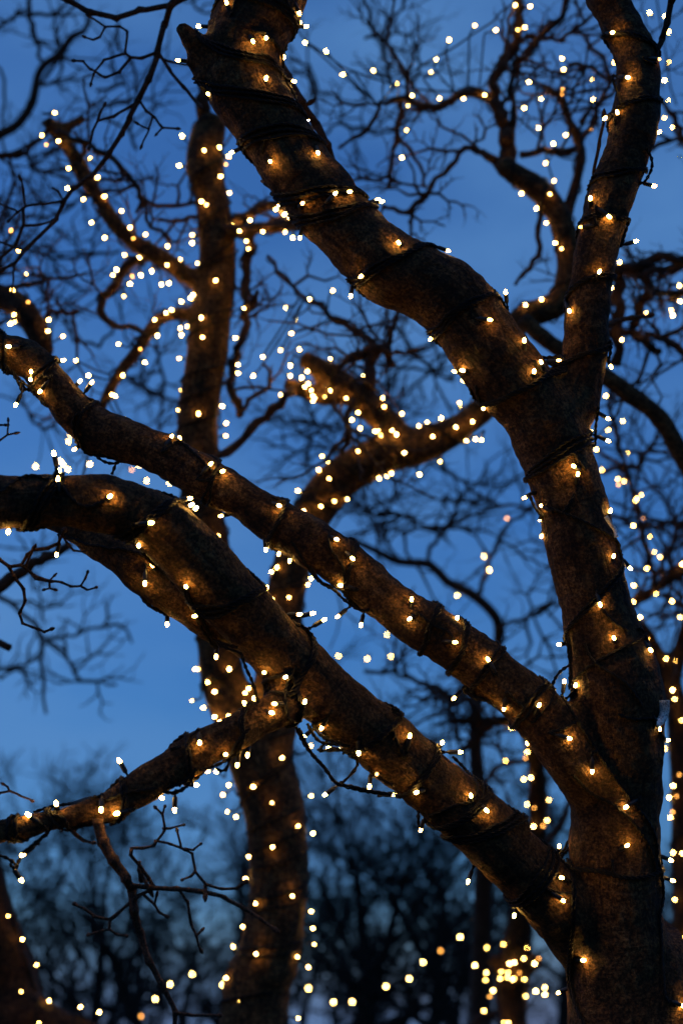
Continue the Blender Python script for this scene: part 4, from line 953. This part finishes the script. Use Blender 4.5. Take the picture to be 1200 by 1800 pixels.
near_bulbs(sA, [(95, 797, 101, 824), (104, 828), (102, 841), (194, 872, 184, 879, 'g'), (266, 919, 'g'), (334, 876, 322, 878), (337, 887), (345, 893), (244, 959), (15, 935, 17, 922), (100, 975, 105, 956), (268, 993), (255, 1026), (327, 1031), (342, 1083), (380, 1155, 380, 1139), (294, 1098, 293, 1083), (469, 1033, 464, 1047), (550, 1078, 528, 1083), (570, 1089, 550, 1101), (527, 1080), (502, 1190, 514, 1184, 'g'), (464, 1182), (536, 1233, 530, 1250), (482, 1237, 492, 1239), (478, 1253, 465, 1251, 'g'), (430, 1236), (720, 1293), (777, 1305, 770, 1319), (809, 1322, 787, 1322), (630, 1324), (662, 1361, 'd'), (649, 1383, 651, 1365), (693, 1397, 683, 1399), (731, 1393), (739, 1459, 743, 1443), (827, 1398), (855, 1425, 842, 1414), (822, 1550, 829, 1535), (903, 1610, 906, 1604), (553, 1280), (565, 1280), (577, 1315, 588, 1316), (594, 1317, 586, 1317), (534, 1295), (571, 1397, 586, 1385)], [T_A, T_F, T_E])
sA.finish(bvh=BVH)

sE = LightString('fairy light string wound around the low slender branch at the left edge', base_of(T_E))
wrap(sE, T_E, [((510, 1285), (500, 1215)), ((405, 1330), (445, 1245)), ((335, 1365), (318, 1310)), ((200, 1440), (222, 1375)), ((95, 1465), (105, 1420)), ((20, 1482), (30, 1437))], strands=2)
for pth in [[(60, 1428), (90, 1418), (140, 1410), (175, 1402)], [(172, 1412), (200, 1402), (225, 1393), (275, 1385)], [(98, 1425), (90, 1455), (80, 1470)], [(350, 1352), (380, 1345), (400, 1335), (412, 1307), (438, 1280)]]:
    strand(sE, pth)
for pth, d in [([(85, 1462), (65, 1480), (48, 1494), (40, 1500)], 1.98), ([(80, 1468), (60, 1486), (42, 1498), (30, 1520), (28, 1530)], 1.99), ([(0, 1504), (20, 1510), (30, 1522)], 1.98), ([(342, 1355), (335, 1375), (322, 1388), (308, 1396), (295, 1393)], 2.03), ([(345, 1352), (328, 1372), (312, 1380), (300, 1384), (285, 1386)], 2.03), ([(275, 1386), (290, 1394), (312, 1392), (330, 1382)], 2.03), ([(405, 1325), (402, 1345), (395, 1360), (380, 1350)], 2.05), ([(300, 1318), (312, 1314), (318, 1312)], 2.02)]:
    strand(sE, pth, d=d, sag=True)
near_bulbs(sE, [(210, 1337, 224, 1362), (99, 1412, 100, 1427), (50, 1432), (178, 1424, 177, 1413), (205, 1430, 'g'), (284, 1402, 277, 1396), (40, 1503, 58, 1490), (38, 1547, 29, 1531), (351, 1306), (435, 1328, 436, 1313), (417, 1345), (397, 1326), (345, 1380, 336, 1378), (307, 1424, 308, 1400)], [T_E])
sE.finish(bvh=BVH)

# ---- strings in the trees behind
def coil(st, tube, pitch, i0=0.0, i1=1.0, off=0.004, rr=None):
    n = len(tube.rows); a = int(i0 * (n - 1)); b = max(a + 2, int(i1 * (n - 1)))
    rows = tube.rows[a:b + 1]
    s = np.concatenate([[0], np.cumsum(np.linalg.norm(np.diff(rows[:, :3], axis=0), axis=1))])
    pts = []; ph = random.uniform(0, 6)
    for q in np.arange(0, s[-1], 0.012):
        row = np.array([np.interp(q, s, rows[:, k]) for k in range(4)])
        k = min(int(np.searchsorted(s, q)), len(rows) - 2)
        tg = Vector(rows[k + 1][:3] - rows[max(k - 1, 0)][:3]).normalized(); c = Vector(row[:3])
        tcam = CAM - c; tcam = (tcam - tg * tcam.dot(tg)).normalized(); sd = tg.cross(tcam)
        an = ph + q / pitch * 2 * math.pi + 0.5 * math.sin(q * 9)
        pts.append(tuple(c + float(row[3] + off) * (math.cos(an) * tcam + math.sin(an) * sd)))
    st.paths.append(np.array(pts))

def back_bulbs(st, pts, tubes, dim=(), scale=1.0, spread=0.0):
    for lst, kind in ((pts, 'lit'), (dim, 'dim')):
        for x, y in lst:
            bd = main_depth(x, y, tubes); dist, d, t, k = bd
            c = Vector(t.rows[k][:3]); r = float(t.rows[k][3])
            if dist < 0: d = d - math.sqrt(max(0.0, 1 - ((dist + t.px[k][3]) / max(t.px[k][3], 1e-3)) ** 2)) * r - 0.012
            pos = P(x, y, d + random.uniform(-spread, spread))
            dv = (pos - c); dv = dv.normalized() + Vector((random.gauss(0, .35), random.gauss(0, .35), random.gauss(0, .35)))
            st.bulb(pos, dv, kind, scale=scale)
random.seed(5)
def group_string(label, tubes, coils, lit, dim=(), far=False, scale=1.0, lines=(), spread=0.0):
    at = coils[0][0].rows[0][:3] if coils else tubes[0].rows[0][:3]
    st = LightString(label, tuple(float(a) for a in at), None, far)
    for t, pitch, a, b in coils: coil(st, t, pitch, a, b)
    back_bulbs(st, lit, tubes, dim, scale, spread)
    for ln, d in lines:
        mbl = MB(); pl = resample(np.array([tuple(P(x, y, d)) for x, y in ln]), 0.02); mbl.tube(np.hstack([pl, np.full((len(pl), 1), 0.003)]), 5); obj('cable', mbl.mesh('cable', M_CABLE, st.at), st.root)
    st.finish(pair=False, r=0.0028, sides=5)
    return st

group_string('blurred fairy lights on the upright left stem of the twin-stem tree', [B2], [(B2, 0.15, 0.1, 1.0), (B2, 0.22, 0.3, 1.0)],
    [(320, 239), (359, 264), (386, 259), (315, 291), (402, 275), (388, 310), (403, 339), (354, 354), (363, 360), (338, 413), (338, 427), (348, 463), (379, 493), (340, 518), (335, 524), (354, 558), (356, 593), (414, 594), (330, 574), (315, 630), (402, 675), (319, 685), (313, 720), (349, 727), (391, 714), (398, 744), (397, 766), (350, 798), (384, 942), (295, 768)], [(397, 289)])
group_string('blurred fairy lights along the stubby left bough ending near the upper left', [L1, L1s, H2[1]], [(L1, 0.12, 0.1, 1.0), (H2[1], 0.1, 0.0, 0.6)],
    [(97, 198), (74, 238), (103, 248), (159, 278), (121, 296), (172, 312), (119, 331), (147, 350), (184, 345), (214, 371), (161, 391), (184, 418), (229, 400), (256, 412), (219, 448), (245, 453), (205, 474), (199, 484), (248, 484), (267, 477), (229, 499), (218, 520), (295, 433), (294, 466), (284, 500), (297, 498), (317, 457)], [(82, 254), (235, 419), (233, 486)])
group_string('blurred fairy lights along the drooping left bough of the twin-stem tree', [L3], [(L3, 0.11, 0.0, 1.0)],
    [(272, 562), (292, 550), (301, 545), (277, 590), (303, 545), (319, 530), (317, 577), (319, 589), (209, 605), (255, 637), (216, 660), (197, 694), (203, 696), (156, 660), (134, 634), (221, 737), (237, 748)], [(247, 614)])
group_string('blurred fairy lights on the side boughs right of the upright stem', [H2[2], H2[3], H2[4]], [(H2[2], 0.12, 0, 1), (H2[3], 0.12, 0, 1), (H2[4], 0.16, 0, 1)],
    [(410, 395), (421, 406), (440, 387), (462, 407), (433, 424), (437, 437), (501, 408), (514, 418), (485, 368), (500, 377), (509, 383), (429, 542), (418, 641), (419, 656)], [(493, 373)])
group_string('blurred fairy lights spiralling down the lower trunk of the twin-stem tree', [A2, B2], [(A2, 0.16, 0.3, 1.0), (A2, 0.13, 0.35, 0.95), (B2, 0.16, 0.0, 0.14)],
    [(343, 1176), (349, 1176), (403, 1176), (365, 1199), (377, 1216), (338, 1232), (357, 1244), (377, 1260), (402, 1259), (387, 1269), (361, 1285), (431, 1218), (437, 1210), (447, 1227), (495, 1288), (496, 1332), (546, 1311), (365, 1355), (380, 1356), (402, 1380), (392, 1397), (445, 1383), (478, 1411), (400, 1427), (415, 1436), (547, 1399), (524, 1452), (550, 1465), (479, 1489), (437, 1506), (432, 1545), (449, 1588), (514, 1575), (547, 1602), (550, 1632), (427, 1629), (410, 1664), (450, 1677), (523, 1682), (552, 1660), (542, 1700), (397, 1719), (394, 1758), (420, 1760), (487, 1767), (524, 1790)])
group_string('blurred fairy lights on the leaning right stem of the twin-stem tree', [C2], [(C2, 0.14, 0.0, 0.62), (C2, 0.2, 0.2, 0.62)],
    [(546, 1017), (540, 1027), (478, 1053), (508, 1050), (487, 997), (477, 1005), (566, 802), (576, 811), (560, 826), (578, 841), (588, 881), (564, 890), (524, 863), (534, 898), (610, 877), (629, 793), (710, 796), (773, 812), (737, 834), (666, 841), (680, 837), (688, 832), (736, 749), (751, 743), (775, 735), (760, 767), (807, 708), (808, 715), (801, 751), (830, 741), (819, 775), (835, 772), (846, 773), (814, 669)])
group_string('dense blurred knot of fairy lights on the sawn bough near the centre', [STUB, STUB2], [(STUB, 0.1, 0, 1), (STUB2, 0.08, 0, 1)],
    [(526, 614), (510, 643), (510, 661), (507, 686), (494, 694), (581, 630), (540, 653), (530, 664), (542, 675), (536, 680), (547, 686), (550, 696), (553, 700), (550, 705), (572, 678), (580, 687), (571, 697), (639, 659), (672, 700), (675, 715), (706, 727), (608, 700), (629, 725), (618, 738), (633, 753), (659, 758), (665, 758), (669, 766), (689, 757), (697, 764)])
group_string('loose blurred fairy lights on thin twigs left of the sawn bough', [H2[10]], [(H2[10], 0.15, 0, 1)],
    [(585, 511), (544, 526), (503, 541), (520, 562), (512, 586), (493, 616), (462, 627), (445, 661)], spread=0.3)
UPR = H2[18:]
group_string('blurred fairy lights in the twiggy crown between the two upper limbs', [C2] + UPR[:2] + UPR[2:4] + UPR[8:13], [(C2, 0.13, 0.66, 1.0), (UPR[8], 0.16, 0, 1), (UPR[1], 0.18, 0, 1), (UPR[2], 0.18, 0.2, 1)],
    [(889, 285), (886, 298), (905, 9), (931, 11), (910, 52), (922, 48), (987, 103), (990, 122), (929, 144), (1020, 135), (1039, 139), (950, 173), (921, 190), (946, 225), (994, 237), (972, 253), (958, 287), (1042, 175), (1079, 110), (973, 318), (966, 341), (916, 340), (942, 367), (959, 392), (975, 427), (986, 437), (923, 536), (951, 526), (1071, 220)], [(926, 102), (1038, 227), (987, 157), (988, 166), (959, 219)],
    lines=[([(915, 20), (935, 110), (948, 200), (960, 280), (975, 330)], 4.5)])
group_string('blurred fairy lights among twigs to the right of the narrow limb', UPR[13:20] + UPR[22:], [(UPR[13], 0.14, 0.2, 1), (UPR[15], 0.12, 0, 1), (UPR[17], 0.12, 0, 1)],
    [(1141, 22), (1168, 28), (1174, 56), (1174, 108), (1167, 141), (1174, 177), (1167, 207), (1181, 223), (1194, 275), (1088, 461), (1073, 506), (1193, 502), (1194, 530), (1179, 545), (1182, 554), (1135, 550), (1110, 579), (1092, 597), (1159, 588)],
    lines=[([(1150, -20), (1158, 30), (1165, 70), (1172, 110), (1176, 150), (1188, 185)], 4.8)], spread=0.1)
fest = [(516, 40), (536, 72), (573, 96), (602, 118), (656, 138), (690, 148), (724, 156), (772, 160), (840, 163)]
group_string('blurred fairy lights strung on thin cables across the top centre sky', [UPR[0], UPR[6]], [(UPR[0], 0.3, 0.25, 0.8)],
    [(526, 40), (536, 75), (573, 90), (602, 131), (656, 124), (683, 146), (697, 146), (766, 105), (757, 127), (724, 168), (715, 186), (772, 173), (814, 173), (851, 167), (714, 229), (706, 277), (789, 70), (834, 45), (871, 53)], [(726, 112)],
    lines=[(fest, 4.4), ([(690, 150), (720, 128), (752, 108), (800, 82), (834, 58), (866, 38), (880, 20), (910, 0)], 4.4)])
group_string('blurred fairy lights hung down thin twigs right of the main trunk', H3[:3], [(H3[0], 0.25, 0, 1)],
    [(1076, 631), (1064, 696), (1093, 740), (1068, 756), (1103, 795), (1047, 790), (1057, 826), (1085, 842), (1096, 846), (1118, 876), (1126, 870), (1116, 880), (1112, 924), (1142, 943), (1149, 971), (1159, 979), (1136, 999), (1159, 1008)], [(1086, 852), (1131, 911)])
group_string('blurred fairy lights on the dark tree cut by the right edge', [A3, B3, C3], [(A3, 0.2, 0.35, 1.0), (C3, 0.15, 0, 1)],
    [(1113, 1029), (1112, 1058), (1152, 1044), (1180, 1057), (1194, 1085), (1124, 1085), (1136, 1123), (1170, 1158), (1185, 1162), (1198, 992), (1181, 1213), (1185, 1229), (1197, 1266), (1167, 1316), (1182, 1381), (1175, 1402), (1177, 1437), (1182, 1499), (1198, 1500), (1185, 1581), (1168, 1630), (1198, 1650)], [(1193, 1362), (1188, 1400), (1181, 1427)])
group_string('blurred fairy lights following the curved bough in the lower left corner', [A4, B4], [(A4, 0.2, 0.15, 0.4), (B4, 0.15, 0, 1)],
    [(15, 1610), (40, 1651), (65, 1696), (38, 1743), (87, 1759), (142, 1770), (175, 1779), (69, 1798)])
group_string('blurred fairy lights on the bent bough end above the left limb', [A4], [(A4, 0.12, 0.85, 1.0)],
    [(33, 440), (46, 483), (23, 510), (25, 553), (19, 569), (28, 565), (86, 562), (85, 582), (111, 591)], [(20, 405), (50, 531)])
group_string('large soft fairy light discs between the two left limbs', [H8[15]], [(H8[15], 0.3, 0, 1)],
    [(70, 694), (77, 697), (86, 703), (100, 720), (125, 765), (121, 776), (105, 810), (111, 816), (120, 825), (63, 820), (158, 816), (244, 818), (258, 845), (298, 849)], [(232, 826)], scale=1.25)
group_string('blurred fairy lights up the slim stem of the pollarded tree', [A5] + H5, [(A5, 0.2, 0.5, 0.9)],
    [(905, 1280), (898, 1281), (926, 1322), (955, 1319), (960, 1315), (920, 1370), (932, 1367), (964, 1406), (926, 1414), (961, 1442), (937, 1453), (888, 1338)], [(923, 1332), (938, 1420), (954, 1452)], scale=1.1)
group_string('dense cluster of fairy lights on the head of the pollarded tree', [A5, B5, C5], [(A5, 0.15, 0.2, 0.5), (B5, 0.1, 0, 1), (C5, 0.1, 0, 1)],
    [(925, 1666), (920, 1685), (903, 1692), (895, 1694), (931, 1697), (939, 1694), (903, 1720), (921, 1721), (923, 1751), (941, 1742), (957, 1736), (957, 1748), (884, 1660), (855, 1666), (834, 1697), (854, 1710), (853, 1723), (880, 1708), (892, 1710), (878, 1720), (891, 1718), (900, 1722), (866, 1741), (850, 1777), (885, 1798), (893, 1798)], [(946, 1685), (912, 1710), (860, 1752)], scale=1.12)
group_string('few soft fairy lights on unlit looking twigs below the middle limb', H6[:3] + [A6], [(H6[1], 0.4, 0, 1)],
    [(850, 978), (860, 1002), (892, 957), (803, 1047), (680, 1115), (645, 1158), (687, 1154), (793, 1095), (595, 1153)], [(890, 911)], scale=1.4)
# festoon far behind, hung between trees
fs = LightString('far festoon of large soft lights dipping across the bottom edge', tuple(P(250, 1790, 9.5)), None, True)
fp = [(232, 1800), (248, 1783), (273, 1753), (299, 1727), (338, 1709), (392, 1728), (460, 1735), (542, 1734), (586, 1758), (619, 1758), (678, 1731), (719, 1717), (743, 1688), (774, 1668), (808, 1644), (832, 1613), (850, 1590)]
fs.paths.append(resample(catmull([(*P(x, y, 9.5), 0) for x, y in fp], 0.05)[:, :3], 0.05))
for x, y in fp[1:-1]:
    if (x, y) == (460, 1735): continue
    fs.bulb(P(x, y + 3, 9.5), Vector((random.uniform(-.3, .3), random.uniform(-.3, .3), -1)), 'dim' if (x, y) in ((248, 1783), (774, 1668)) else 'lit', scale=1.25)
fs.finish(pair=False, r=0.004)
print('objects', len(bpy.data.objects), 'tris', sum(len(o.data.polygons) * 2 for o in bpy.data.objects if o.type == 'MESH'))
